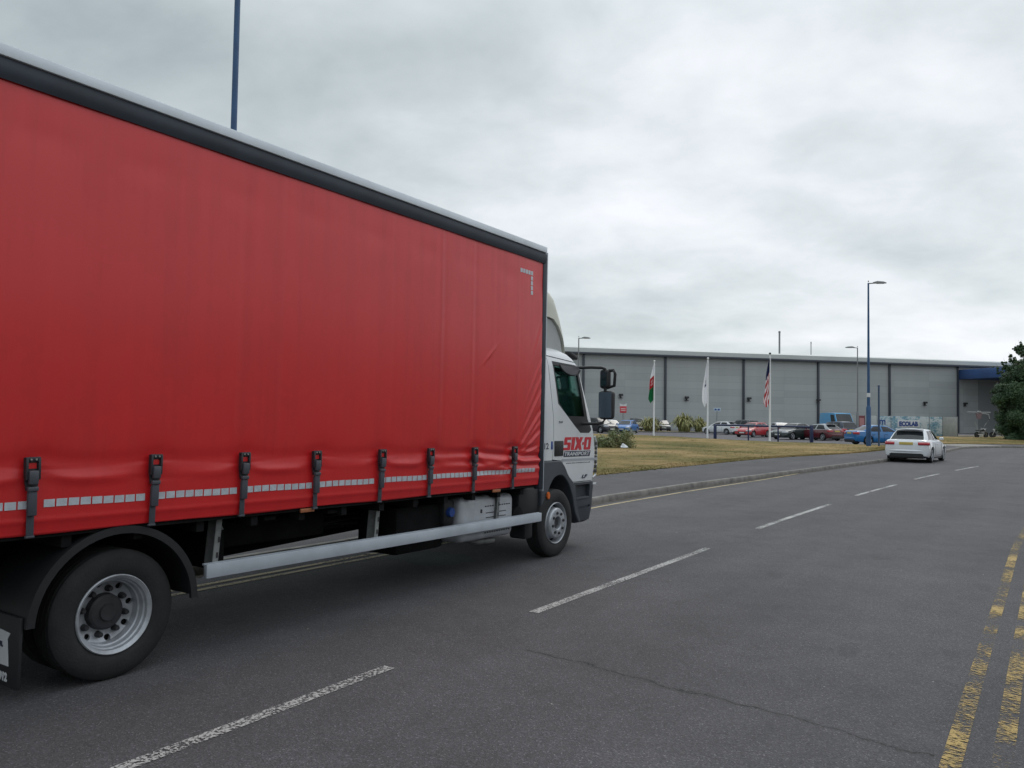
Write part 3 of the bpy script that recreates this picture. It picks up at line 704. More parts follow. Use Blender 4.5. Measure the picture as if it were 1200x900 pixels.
def rear_wheel(s_):
    c = (RW[0], s_*1.08, RW[2]); g_ = -s_
    m_ = MB(); tyre(m_, c, RT, .235, .245); tyre(m_, (c[0], s_*.80, c[2]), RT, .235, .245)
    wh = m_.build('wheel', M_RUB, lorry)
    # deep dished rim: coordinates measured inwards from the outer face
    f = lambda r, d: (r, -g_*(.108-d))
    m_ = MB(); m_.lathe([f(.252, 0), f(.246, -.006), f(.238, .0), f(.226, .012), f(.222, .035), f(.214, .042), f(.208, .075), f(.200, .082), f(.196, .135), f(.165, .15), f(.10, .155), f(.03, .155), f(.03, .165), f(.19, .165), f(.205, .15), f(.215, .09), f(.23, .05), f(.252, .02)], c, n=64, close=True)
    rm = m_.build('rim', M_RIM); rm = wheel_holes(rm, c, 8, .178, .021, -.3, .3, .2); rm.parent = wh; resmooth(rm, 30)
    m_ = MB(); m_.lathe([f(.0, .078), f(.05, .078), f(.056, .092), f(.098, .098), f(.112, .108), f(.118, .155), f(0, .156)], c, n=36)
    hb = m_.build('hub', M_HUB, wh, ang=25)
    for k in range(8):
        a = 2*pi*k/8+.6; m_ = MB(); m_.lathe([f(0, .105), f(.014, .105), f(.019, .12), f(.022, .155), f(0, .155)], (c[0]+.146*cos(a), c[1], c[2]+.146*sin(a)), n=10); m_.build('wheel_nut', M_HUB, wh)
    m_ = MB(); m_.lathe([f(0, .172), f(.21, .172), f(.21, .178), f(0, .178)], c, n=30); m_.build('brake_drum', M_CHAS, wh)
def front_wheel(s_):
    c = (FWc[0], s_*1.03, FWc[2]); g_ = -s_; m_ = MB(); tyre(m_, c, RT, .235, .245); wh = m_.build('wheel', M_RUB, lorry)
    f = lambda r, d: (r, -g_*(.108-d))
    m_ = MB(); m_.lathe([f(.252, .0), f(.246, -.007), f(.238, 0), f(.232, .02), f(.226, .085), f(.205, .09), f(.192, .065), f(.185, -.005), f(.172, -.022), f(.155, -.026), f(.085, -.026), f(.078, -.018), f(.074, .03), f(.074, .05), f(.17, .05), f(.20, .105), f(.252, .09)], c, n=64, close=True)
    rm = m_.build('rim', M_RIM); rm = wheel_holes(rm, c, 8, .208, .017, -.3, .3, .1); rm.parent = wh; resmooth(rm, 30)
    for k in range(8):
        a = 2*pi*k/8+.2; m_ = MB(); m_.lathe([f(0, -.042), f(.015, -.042), f(.019, -.026), f(.019, -.020), f(0, -.020)], (c[0]+.125*cos(a), c[1], c[2]+.125*sin(a)), n=8); m_.build('wheel_nut', M_HUB, wh)
    m_ = MB(); m_.lathe([f(0, .0), f(.05, .0), f(.06, .01), f(.078, .03), f(.078, .08), f(0, .08)], c, n=30); m_.build('hub', M_HUB, wh)
    m_ = MB(); m_.lathe([f(0, .085), f(.235, .085), f(.235, .10), f(0, .10)], c, n=30); m_.build('brake_drum', M_CHAS, wh)
rear_wheel(-1); rear_wheel(1); front_wheel(-1); front_wheel(1)

# cab: plan rings lofted over height
def planring(xb, xf, hw, rf, rb, z, n=8, bow=.05):
    """rounded rectangle in plan, counter-clockwise, front edge bowed forwards"""
    P = []
    def arc(cx_, cy_, r, a0, a1):
        for k in range(n+1):
            a = a0+(a1-a0)*k/n; P.append((cx_+r*cos(a), cy_+r*sin(a)))
    arc(xf-rf, -hw+rf, rf, -pi/2, 0)
    for k in range(1, 6):
        y = (-hw+rf)+(2*hw-2*rf)*k/6; P.append((xf+bow*(1-(y/(hw-rf))**2), y))
    arc(xf-rf, hw-rf, rf, 0, pi/2)
    for k in range(1, 8): P.append((xf-rf+(xb+rb-xf+rf)*k/8, hw))
    arc(xb+rb, hw-rb, rb, pi/2, pi)
    arc(xb+rb, -hw+rb, rb, pi, 1.5*pi)
    for k in range(1, 8): P.append((xb+rb+(xf-rf-xb-rb)*k/8, -hw))
    return [Vector((x, y, z)) for x, y in P]
CABP = [(.93, 6.93, 1.085), (1.05, 6.955, 1.09), (1.17, 6.98, 1.092), (1.35, 6.985, 1.092), (1.5, 6.96, 1.09), (1.62, 6.925, 1.088), (1.7, 6.89, 1.085), (1.85, 6.82, 1.078), (2.04, 6.73, 1.068), (2.2, 6.66, 1.058), (2.38, 6.585, 1.045), (2.46, 6.54, 1.03), (2.53, 6.48, 1.005), (2.59, 6.40, .965), (2.64, 6.27, .90), (2.672, 6.10, .80), (2.685, 5.95, .6)]
def cabsolid(ins=0, name='c', zlo=None):
    rs = []
    for z, xf, hw in CABP:
        k = max(0, (z-2.5)/.19); zz = z-ins if z > 2.5 else z
        if z == CABP[0][0]: zz = z+(ins*.5 if ins else 0)
        rs.append(planring(5.47+ins+k*.25*k, xf-ins, hw-ins, .24, .10, zz))
    m_ = MB(); m_.rings(rs); return m_.build(name, M_WHITE)
def prismobj(poly, y0, y1, plane='XZ'):
    m_ = MB(); m_.prism(poly, y0, y1, plane=plane); return m_.build('p', M_WHITE)
def duplicate(o_):
    c = o_.copy(); c.data = o_.data.copy(); COL.objects.link(c); return c
ARCH = [(5.2, .5), (5.2, 1.235), (5.88, 1.235), (5.97, 1.16), (6.06, 1.05), (6.22, .915), (6.26, .78), (6.42, .30), (6.42, .2), (5.2, .2)]
DOOR = [(5.62, 2.53), (6.40, 2.49), (6.50, 2.42), (6.60, 2.14), (6.72, 1.82), (6.86, 1.5), (6.86, .94), (6.225, .94), (6.06, 1.06), (5.93, 1.22), (5.69, 1.24), (5.72, 1.45), (5.72, 1.76), (5.66, 2.2)]
def grow(poly, d):
    cx_ = sum(p[0] for p in poly)/len(poly); n = len(poly); out_ = []
    area = sum(poly[i][0]*poly[(i+1)%n][1]-poly[(i+1)%n][0]*poly[i][1] for i in range(n)); sgn = 1 if area > 0 else -1
    for i in range(n):
        a, b, c = Vector(poly[i-1]), Vector(poly[i]), Vector(poly[(i+1)%n]); e1 = (b-a).normalized(); e2 = (c-b).normalized()
        n1 = V2(e1.y, -e1.x)*sgn; n2 = V2(e2.y, -e2.x)*sgn; q = (n1+n2); q = q.normalized()/max(.5, q.normalized().dot(n1)); out_.append(tuple(b+q*d))
    return out_
WINO = [(5.735, 2.47), (6.38, 2.455), (6.43, 2.38), (6.60, 1.76), (6.71, 1.62), (6.64, 1.575), (6.40, 1.575), (6.26, 1.66), (5.84, 1.94)]
WING_ = [(5.77, 2.42), (6.345, 2.41), (6.52, 1.79), (6.06, 1.79), (5.87, 1.955)]
cab = cabsolid(0); inner = cabsolid(.045)
shell = boolean(cab, inner, 'DIFFERENCE')
shell = boolean(shell, prismobj(ARCH, -1.3, 1.3), 'DIFFERENCE')
# windscreen opening
WSC = [(-.86, 1.66), (.86, 1.66), (.84, 2.0), (.80, 2.42), (-.80, 2.42), (-.84, 2.0)]
shell = boolean(shell, prismobj(WSC, 6.3, 7.2, plane='YZ'), 'DIFFERENCE')
doors = []
for s_ in (-1, 1):
    y0, y1 = (-1.3, -.86) if s_ < 0 else (.86, 1.3)
    d_ = boolean(duplicate(shell), prismobj(grow(DOOR, -.006), y0, y1), 'INTERSECT')
    shell = boolean(shell, prismobj(grow(DOOR, .006), y0, y1), 'DIFFERENCE')
    fr_ = boolean(duplicate(d_), prismobj(WINO, y0, y1), 'INTERSECT')
    d_ = boolean(d_, prismobj(WINO, y0, y1), 'DIFFERENCE')
    fr_ = boolean(fr_, prismobj(WING_, y0, y1), 'DIFFERENCE')
    doors.append((s_, d_, fr_))
cabroot = shell; cabroot.name = 'cab'; cabroot.parent = lorry; resmooth(cabroot, 30)
thin = boolean(cabsolid(.012), cabsolid(.018), 'DIFFERENCE')
ws = boolean(duplicate(thin), prismobj(WSC, 6.3, 7.2, plane='YZ'), 'INTERSECT'); ws.name = 'windscreen'; ws.parent = cabroot; ws.data.materials.clear(); ws.data.materials.append(M_GLASS); resmooth(ws)
for s_, d_, fr_ in doors:
    y0, y1 = (-1.3, -.86) if s_ < 0 else (.86, 1.3)
    d_.name = 'door'; d_.parent = cabroot; resmooth(d_, 30)
    if s_ < 0: d_['label'] = 'white door lettered SIX-O TRANSPORT'
    for q in (fr_,): q.name = 'window_frame'; q.parent = cabroot; q.data.materials.clear(); q.data.materials.append(M_BLK); resmooth(q)
    gl = boolean(duplicate(thin), prismobj(WING_, y0, y1), 'INTERSECT'); gl.name = 'door_window'; gl.parent = cabroot
    gl.data.materials.clear(); gl.data.materials.append(M_DGLASS); resmooth(gl)
bpy.data.objects.remove(thin)
# dark seal inside the door gap and cab interior
inn = cabsolid(.05, 'cab_interior'); inn2 = cabsolid(.07)
inn = boolean(inn, inn2, 'DIFFERENCE')
inn = boolean(inn, prismobj(grow(WINO, .02), -1.3, 1.3), 'DIFFERENCE'); inn = boolean(inn, prismobj(WSC, 6.2, 7.2, plane='YZ'), 'DIFFERENCE'); inn = boolean(inn, prismobj(ARCH, -1.3, 1.3), 'DIFFERENCE')
inn.data.materials.clear(); inn.data.materials.append(M_SEAT); inn.name = 'cab_lining'; inn.parent = cabroot
m = MB()
for y in (-.55, .55):
    m.box(5.72, 6.2, y-.25, y+.25, 1.35, 1.55, .05); m.box(5.6, 5.78, y-.24, y+.24, 1.5, 2.05, .05); m.box(5.62, 5.74, y-.12, y+.12, 2.08, 2.24, .04)
m.build('seat', M_SEAT, cabroot)
m = MB(); m.box(6.45, 6.78, -.98, .98, 1.25, 1.66, .06); m.build('dashboard', M_SEAT, cabroot)
m = MB(); pts = [(6.36+.10*sin(a)*.6, -.52+.20*cos(a), 1.80+.20*sin(a)*.8) for a in [2*pi*k/20 for k in range(21)]]
m.tube(pts, .015, 8, cap=False); m.tube([(6.6, -.52, 1.55), (6.36, -.52, 1.80)], .025, 8); m.build('steering_wheel', M_BLK, cabroot)
# door furniture
m = MB(); m.box(5.735, 5.95, -1.104, -1.080, 1.285, 1.475, .011); dh = m.build('door_handle', M_BLK, cabroot)
m = MB(); m.box(5.48, 5.66, -1.0925, -1.0915, 1.30, 1.32); m.bm.free()
def lip(poly, w_, y0, y1, name, mt, parent):
    """open band of width w_ following a polyline on XZ"""
    m_ = MB(); P = [Vector(p) for p in poly]
    A = offset(P, 0); B = offset(P, w_)
    for i in range(len(P)-1): m_.prism([tuple(A[i]), tuple(A[i+1]), tuple(B[i+1]), tuple(B[i])], y0, y1)
    return m_.build(name, mt, parent, ang=30)
# wheel arch flare in grey plastic
for s_ in (-1, 1):
    y0, y1 = (-1.125, -.78) if s_ < 0 else (.78, 1.125)
    outer_ = [(5.40, 1.228), (5.86, 1.228), (5.95, 1.16), (6.05, 1.045), (6.21, .91), (6.255, .78), (6.31, .58), (6.385, .42)]
    inner_ = [(6.34, .42), (6.24, .56), (6.165, .76), (6.05, .94), (5.88, 1.045), (5.70, 1.02), (5.58, .90), (5.50, .72), (5.40, .70)]
    o_s = [tuple(p) for p in smoothpath([V2(*p) for p in outer_[1:]], .02)]; i_s = [tuple(p) for p in smoothpath([V2(*p) for p in inner_], .03)]
    m = MB(); m.prism([outer_[0]]+o_s+i_s, y0, y1); o = m.build('wheel_arch', M_GREYP); o.data = o.data; md = o.modifiers.new('bev', 'BEVEL'); md.width = .012; md.segments = 2
    o.parent = cabroot
# bumper
rs = [planring(5.9, xf, hw, .22, .03, z) for z, xf, hw in [(.40, 6.82, 1.03), (.43, 6.88, 1.07), (.60, 6.92, 1.085), (.80, 6.94, 1.085), (.86, 6.95, 1.088), (.925, 6.95, 1.085)]]
m = MB(); m.rings(rs); bp = m.build('bumper', mat('bumper_plastic', (.040, .046, .058), .55, var=.25, vscale=4))
bp = boolean(bp, prismobj([(5.5, .2), (5.5, 1.3), (6.23, 1.3), (6.262, .78), (6.31, .58), (6.39, .42), (6.46, .2)], -1.3, 1.3), 'DIFFERENCE')
for s_ in (-1, 1):
    y0, y1 = (-1.3, -1.03) if s_ < 0 else (1.03, 1.3)
    bp = boolean(bp, prismobj([(6.32, .70), (6.68, .715), (6.69, .90), (6.31, .90)], y0, y1), 'DIFFERENCE')
    bp = boolean(bp, prismobj([(6.40, .585), (6.70, .60), (6.70, .60+.03), (6.40, .615)], y0-.02, -1.065 if s_ < 0 else y1, ) if s_ < 0 else prismobj([(6.40, .585), (6.70, .60), (6.70, .63), (6.40, .615)], 1.065, 1.3), 'DIFFERENCE')
bp.parent = cabroot; resmooth(bp, 30)
m = MB(); m.prism([(6.33, .71), (6.67, .72), (6.67, .74), (6.33, .73)], -1.09, -1.0); m.build('step_tread', M_GREYP, bp)
for s_ in (-1, 1):
    m = MB(); m.box(6.72, 6.90, s_*1.055-.02, s_*1.055+.02, .875, .905, .006); m.build('headlamp', M_LIGHTW, bp)
# grille vents at the corner and the white air fin
for s_ in (-1, 1):
    m = MB()
    for k in range(7): m.box(6.80, 6.93, s_*1.045-.018, s_*1.045+.018, 1.04+k*.062, 1.08+k*.062, .004)
    m.build('corner_vent', M_HUB, cabroot)
    m = MB(); m.tube([(6.82, s_*1.06, .98), (6.90, s_*1.055, 1.01), (6.935, s_*1.045, 1.12), (6.94, s_*1.045, 1.38), (6.925, s_*1.05, 1.46), (6.86, s_*1.06, 1.53)], [.010, .014, .015, .015, .014, .010], 8); m.build('corner_fin', M_WHITE, cabroot)
m = MB(); m.box(6.955, 7.03, -.7, .7, 1.02, 1.5, .02); m.build('grille', M_BLK, cabroot)
m = MB(); m.box(6.38, 6.60, -.93, .93, 2.60, 2.65, .015, mtx=Matrix.Translation((6.4, 0, 2.62)) @ Matrix.Rotation(R(16), 4, 'Y') @ Matrix.Translation((-6.4, 0, -2.62))); m.build('sun_visor', M_BLK, cabroot)
# cab roof air deflector
DEF = [(2.60, 6.44), (2.70, 6.415), (2.81, 6.385), (2.93, 6.33), (3.05, 6.27), (3.17, 6.195), (3.28, 6.12), (3.36, 6.06), (3.41, 6.01), (3.435, 5.93), (3.44, 5.86)]
def deflsolid(ins):
    rs = []
    for z, xf in DEF:
        k = max(0, (z-3.3)/.14); rs.append(planring(5.62, xf-ins, .90-ins-.16*k*k, .20, .02, z, bow=.06))
    m_ = MB(); m_.rings(rs); return m_.build('d', M_CREAM)
SEAM = [(5.3, 3.045), (5.86, 3.045), (5.99, 3.03), (6.10, 2.955), (6.22, 2.83), (6.32, 2.72), (6.38, 2.5), (5.3, 2.5)]
df = deflsolid(0)
for s_ in (-1, 1):
    y0, y1 = (-1.1, -.60) if s_ < 0 else (.60, 1.1)
    df = boolean(df, prismobj(SEAM, y0, y1), 'DIFFERENCE')
df = boolean(df, prismobj([(5.3, 2.5), (5.3, 3.4), (5.70, 3.4), (5.93, 2.5)] , -.80, .80), 'DIFFERENCE')
df.name = 'air_deflector'; df.parent = cabroot; resmooth(df, 30)
for s_ in (-1, 1):
    wp = deflsolid(.03); y0, y1 = (-1.1, -.56) if s_ < 0 else (.56, 1.1)
    wp = boolean(wp, prismobj(grow(SEAM, -.012), y0, y1), 'INTERSECT'); wp.name = 'side_wing'; wp.parent = df; wp.data.materials.clear(); wp.data.materials.append(M_PANEL); resmooth(wp, 30)
m = MB(); m.box(5.63, 5.68, -.885, -.86, 3.12, 3.33, .008); m.box(5.70, 5.73, -.905, -.895, 3.07, 3.11, .004); m.build('deflector_bracket', M_BLK, df)
# mirrors
def mirrors(s_):
    m_ = MB(); m_.tube([(6.36, s_*1.02, 2.425), (6.46, s_*1.20, 2.435), (6.55, s_*1.31, 2.435), (6.575, s_*1.345, 2.42), (6.58, s_*1.35, 2.36), (6.58, s_*1.35, 1.76), (6.57, s_*1.33, 1.715), (6.53, s_*1.27, 1.70), (6.46, s_*1.06, 1.695)], .021, 10)
    ar = m_.build('mirror_arm', M_BLK, cabroot, ang=60)
    m_ = MB(); m_.box(-.06, .06, -.105, .105, -.185, .185, .045, seg=4)
    for v in m_.bm.verts: v.co.y *= 1-.10*(-v.co.z/.185)*.4
    a = m_.build('main_mirror', M_BLK, ar, loc=(6.60, s_*1.365, 1.945), rot=(0, 0, -s_*R(6)))
    m_ = MB(); m_.box(-.064, -.0605, -.082, .082, -.155, .155, .001); m_.build('mirror_glass', M_MIRR, a) if False else m_.bm.free()
    g2 = MB(); g2.box(-.066, -.0602, -.088, .088, -.165, .165); gg = g2.build('mirror_glass', mat('dark_mirror', (.11, .14, .17), .12, metal=.9), ar, loc=(6.60, s_*1.365, 1.945), rot=(0, 0, -s_*R(6)))
    m_ = MB(); m_.box(-.05, .05, -.075, .065, -.13, .125, .04, seg=3); m_.tube([(0, .03*-s_*-1, .105), (0, s_*.12, .112), (0, s_*.145, .06), (0, s_*.135, -.09), (0, s_*.03, -.118)], .022, 8)
    b = m_.build('wide_angle_mirror', M_BLK, ar, loc=(6.60, s_*1.335, 2.29))
    g3 = MB(); g3.box(-.053, -.0502, -.045, .04, -.09, .09); g3.build('mirror_glass', MATS['dark_mirror'], ar, loc=(6.60, s_*1.335, 2.29))
mirrors(-1); mirrors(1)
# wind deflector over the door glass
crs = [(5.83, 2.425), (5.88, 2.385), (5.96, 2.345), (6.08, 2.32), (6.20, 2.315), (6.31, 2.335), (6.365, 2.39), (6.34, 2.425)]
m = MB(); m.prism(crs, -1.085, -1.079); wd_ = m.build('wind_deflector', mat('smoked_acrylic', (.10, .10, .11), .3), cabroot)
m = MB(); m.tube([(x, -1.086, z) for x, z in crs[:-1]], .013, 6); m.build('deflector_rim', M_BLK, wd_)
# lettering on the door
yl = -1.0925
def blocky(strokes, x0, x1, z0, z1, sh=.22):
    m_ = MB()
    for poly in strokes: m_.prism([(x0+(x1-x0)*a+sh*(z1-z0)*b, z0+(z1-z0)*b) for a, b in poly], yl-.003, yl+.001)
    return m_.build('logo_lettering', M_LRED, cabroot)
t_ = .20; h_ = .42
S_L = [[(.0, .0), (.92, .0), (1, .1), (1, t_), (0, t_)], [(1-h_, t_), (1, t_), (1, .42), (1-h_, .42)], [(0, .42), (1, .42), (1, .52), (.92, .60), (0, .60), ], [(0, .60), (h_, .60), (h_, 1-t_), (0, 1-t_)], [(0, 1-t_), (1, 1-t_), (1, 1), (.08, 1), (0, .9)]]
O_L = [[(.08, 0), (.92, 0), (1, .08), (1, t_), (0, t_), (0, .08)], [(0, t_), (.36, t_), (.36, 1-t_), (0, 1-t_)], [(.64, t_), (1, t_), (1, 1-t_), (.64, 1-t_)], [(0, 1-t_), (1, 1-t_), (1, .92), (.92, 1), (.08, 1), (0, .92)]]
I_L = [[(0, 0), (1, 0), (1, 1), (0, 1)]]
X_L = [[(0, 0), (.40, 0), (.72, .5), (.28, .5)], [(.72, .501), (.40+.6, 1), (.60, 1), (.30, .501)], [(.73, .0), (1.1, 0), (.73, .499), (.73, .3)], [(.27, .502), (.27, .7), (.30, 1), (-.08, 1)]]
X_L = [[(0, 0), (.38, 0), (.5, .25), (.62, 0), (1, 0), (.74, .5), (1, 1), (.62, 1), (.5, .75), (.38, 1), (0, 1), (.26, .5)]]
blocky(S_L, 5.955, 6.125, 1.355, 1.52); blocky(I_L, 6.145, 6.225, 1.355, 1.52); blocky(X_L, 6.235, 6.435, 1.355, 1.52); blocky(O_L, 6.485, 6.665, 1.355, 1.52)
m = MB(); m.prism([(6.445, 1.42), (6.485, 1.42), (6.495, 1.455), (6.455, 1.455)], yl-.003, yl+.001); m.build('logo_hyphen', M_LRED, cabroot)
m = MB(); m.prism([(5.965, 1.272), (6.655, 1.272), (6.68, 1.342), (5.985, 1.342)], yl-.003, yl+.004); lb = m.build('logo_banner', M_LNAVY, cabroot)
fit_text('lettering', 'TRANSPORT', 5.985, 6.655, 1.283, 1.332, yl-.004, M_LWHITE, lb, bold=.02, shear=.28, extr=.001)
fit_text('lettering', 'www.sixo-transport.co.uk', 6.03, 6.68, 1.178, 1.200, yl+.001, M_LNAVY, cabroot, bold=.012)
fit_text('model_badge', 'LF', 6.45, 6.61, .985, 1.03, -1.093, M_LNAVY, cabroot, bold=.03, shear=.3)
fit_text('model_badge', '210', 5.84, 5.94, 1.695, 1.722, -1.0855, M_LNAVY, cabroot, bold=.02, shear=.2)
m = MB(); m.box(5.655, 5.70, -1.0935, -1.089, 1.37, 1.47, .003); q_ = m.build('permit_badge', M_BCAP, cabroot)
fit_text('lettering', '12', 5.50, 5.60, 1.375, 1.45, -1.0915, M_LNAVY, cabroot, bold=.01)
m = MB(); m.prism([(5.92, 1.215), (6.88, 1.213), (6.88, 1.245), (5.92, 1.247)], -1.0945, -1.0880); m.build('door_trim_line', mat('silver_grey_trim', (.36, .38, .42), .4), cabroot)

# ------------------------------------------------------------------ cars
def wheel_mesh():
    m_ = MB(); tyre(m_, (0, 0, 0), 1.0*.315, .205, .215); ty = m_.mesh('tyre', M_RUB)
    m_ = MB(); m_.lathe([(.22, -.095), (.213, -.10), (.205, -.092), (.20, -.05), (.205, .08), (.22, .08)], n=36, close=True)
    for k in range(5):
        a = 2*pi*k/5
        mt = Matrix.Rotation(a, 4, 'Y'); m_.box(.02, .205, -.092, -.07, -.024, .024, .006, mtx=mt)
    m_.lathe([(0, -.098), (.05, -.096), (.058, -.085), (.058, -.06), (0, -.06)], n=20)
    rm = m_.mesh('rim', M_RIM)
    m_ = MB(); m_.lathe([(0, -.045), (.203, -.045), (.203, -.03), (0, -.03)], n=28); dk = m_.mesh('brake_disc', M_HUB)
    return ty, rm, dk
WTY, WRM, WDK = wheel_mesh()
def put(name, me, parent, loc=(0,0,0), rot=(0,0,0), sc=1):
    o_ = bpy.data.objects.new(name, me); COL.objects.link(o_); o_.parent = parent; o_.location = loc; o_.rotation_euler = rot; o_.scale = (sc, sc, sc); return o_
def interp(tab, x):
    if x <= tab[0][0]: return tab[0][1]
    for (a, b), (c, d) in zip(tab, tab[1:]):
        if x <= c: return b+(d-b)*(x-a)/(c-a)
    return tab[-1][1]
KINDS = {
 'hatch': dict(L=3.95, W=1.74, H=1.42, wb=2.47, ax=-1.20, top=[(-1.975, .78), (-1.955, .86), (-1.90, .925), (-1.80, .955), (-1.2, .95), (.75, .93), (1.2, .86), (1.7, .76), (1.93, .62), (1.975, .5)], g=(-1.83, -1.22, .22, 1.02), belt=.93, pil=(.14, .50, .56), rw=.315),
 'saloon': dict(L=4.55, W=1.80, H=1.44, wb=2.68, ax=-1.32, top=[(-2.275, .80), (-2.24, .94), (-2.1, 1.0), (-1.55, 1.01), (-1.2, .96), (.85, .93), (1.3, .87), (2.0, .76), (2.22, .62), (2.275, .5)], g=(-1.78, -.95, .25, 1.08), belt=.94, pil=(.16, .50, .56), rw=.33),
 'suv': dict(L=4.4, W=1.84, H=1.64, wb=2.65, ax=-1.30, top=[(-2.2, .95), (-2.17, 1.06), (-2.05, 1.08), (.85, 1.06), (1.3, 1.0), (1.95, .92), (2.16, .75), (2.2, .55)], g=(-2.08, -1.75, .35, 1.0), belt=1.06, pil=(.14, .46, .52), rw=.35),
 'van': dict(L=5.5, W=1.98, H=2.5, wb=3.4, ax=-1.75, top=[(-2.75, 1.2), (-2.74, 1.3), (-2.7, 1.3), (1.6, 1.3), (1.85, 1.15), (2.3, 1.0), (2.68, .85), (2.75, .55)], g=(-2.74, -2.70, 1.05, 1.85), belt=1.28, pil=(.72, .74, .745), rw=.35),
}
CARPROTO = {}
def build_car(kind, colname, col, plate=True):
    K = KINDS[kind]; L_, W_, H_, top = K['L'], K['W'], K['H'], K['top']; hl = L_/2; rw = K['rw']; ra = rw+.055
    axs = (K['ax'], K['ax']+K['wb'])
    pm = mat(colname, col, .28, coat=.6, var=.06, vscale=1.5)
    root = empty('parked_car')
    xs = sorted(set([-hl, -hl+.03, -hl+.08, -hl+.16, -hl+.3, hl-.3, hl-.16, hl-.08, hl-.03, hl]+[a for a, b in top]+[-hl+.3+(L_-.6)*k/14 for k in range(15)]+[ax_+ra*cos(pi*k/14) for ax_ in axs for k in range(15)]+[ax_+s_*(ra+.004) for ax_ in axs for s_ in (-1, 1)]))
    def hw(x):
        e_ = hl-abs(x); f_ = 1-.24*max(0, 1-e_/.05)-.15*max(0, 1-e_/.16)**1.5*(1 if e_ > 0 else 1)-.03*max(0, 1-e_/.7)
        return W_/2*f_
    zlow = .20
    def zb(x):
        z = zlow+.10*max(0, 1-(hl-abs(x))/.5)
        for ax_ in axs:
            d_ = abs(x-ax_)
            if d_ < ra: z = max(z, rw+sqrt(ra*ra-d_*d_))
        return z
    rs = []
    for x in xs:
        zt = interp(top, x); b = zb(x); h = hw(x); b = min(b, zt-.06); q = max(0, 1-(b-zlow)/.3)
        z1 = b+.10*q+.004; z2 = max(z1+.005, min(.55, zt-.2)); z3 = max(z2+.005, zt-.16); z4 = max(z3+.005, zt-.04)
        half = [(h-.07*q, b), (h-.01, z1), (h+.0, z2), (h-.02, z3), (h-.065, z4), (h-.15, zt), (h*.4, zt+.015)]
        rs.append([Vector((x, y, z)) for y, z in half]+[Vector((x, -y, z)) for y, z in half[::-1]])
    m_ = MB(); m_.rings(rs); m_.build('body', pm, root, ang=28)
    # sill, bumper inserts
    m_ = MB(); m_.box(-hl+.02, -hl+.3, -W_/2+.22, W_/2-.22, .18, .36, .02); m_.box(hl-.3, hl-.02, -W_/2+.25, W_/2-.25, .18, .34, .02); m_.box(axs[0]+ra, axs[1]-ra, -W_/2+.03, W_/2-.03, .16, .22)
    m_.build('underbody', M_BLK, root)
    m_ = MB(); m_.prism([(-W_/2+.34, .24), (W_/2-.34, .24), (W_/2-.22, .36), (W_/2-.30, .39), (-W_/2+.30, .39), (-W_/2+.22, .36)], -hl-.010, -hl+.2, plane='YZ'); m_.build('bumper_insert', M_BLK, root)
    m_ = MB(); m_.grid(lambda u, v: Vector((-hl-.006-.03*sin(pi*v)+.10*abs(2*u-1)**4, (u*2-1)*(W_/2-.12), .44+.10*v)), 16, 4); m_.build('rear_bumper', pm, root, ang=60)
    m_ = MB(); m_.box(hl-.2, hl+.006, -.42, .42, .34, .52, .02); m_.build('grille', M_BLK, root)
    # greenhouse
    xr0, xr1, xf1, xf0 = K['g']; zbelt = K['belt']; wbt = W_/2-.09; wtp = W_/2-(.29 if kind != 'van' else .16); zr = H_-.05
    def S(s_, u, t, o=0):
        x0 = xr0+(xf0-xr0)*u; x1 = xr1+(xf1-xr1)*u; x = x0+(x1-x0)*t; arc_ = .04*sin(pi*u) if t > 0 else 0
        z = (zbelt-.02)+(zr-.015+.05*sin(pi*(.15+.8*u))-zbelt)*t
        y = wbt+(wtp-wbt)*t+.03*sin(pi*t)
        pinch = .10*abs(2*u-1)**3; y -= pinch*(1-.3*t)
        return Vector((x, s_*(y+o), z))
    pr = K['pil']
    ucut = [0, .03, pr[0], pr[1], pr[2], .93, 1.0] if kind != 'van' else [0, .03, .70, .73, .735, .94, 1.0]
    tcut = [0, .10, .86, 1.0]; paintb = MB(); wins = []
    def cell(fn, u0, u1, t0, t1, tgt, n=5):
        tgt.grid(lambda a, b: fn(u0+(u1-u0)*a, t0+(t1-t0)*b), n, 3)
    for s_ in (-1, 1):
        for i in range(len(ucut)-1):
            for j in range(3):
                glass = j == 1 and ((i in (2, 4)) if kind != 'van' else i == 4)
                if kind == 'saloon': glass = j == 1 and i in (2, 4)
                fn = lambda u, t, s_=s_: S(s_, u, t)
                if glass:
                    g_ = MB(); cell(lambda u, t, s_=s_: S(s_, u, t, -.012), ucut[i]-.008, ucut[i+1]+.008, tcut[j]-.02, tcut[j+1]+.02, g_); g_.build('side_window', M_CARGL, root, ang=60)
                else: cell(fn, ucut[i], ucut[i+1], tcut[j], tcut[j+1], paintb)
    def F(v, t, rear, o=0):
        a = S(-1, 0 if rear else 1, t); b = S(1, 0 if rear else 1, t); p = a.lerp(b, v); bow = .10*sin(pi*v)*(1-.3*t); p.x += (-bow*.4 if rear else bow)
        p.x += (o if rear else -o); p.z += .012*sin(pi*v)*t; return p
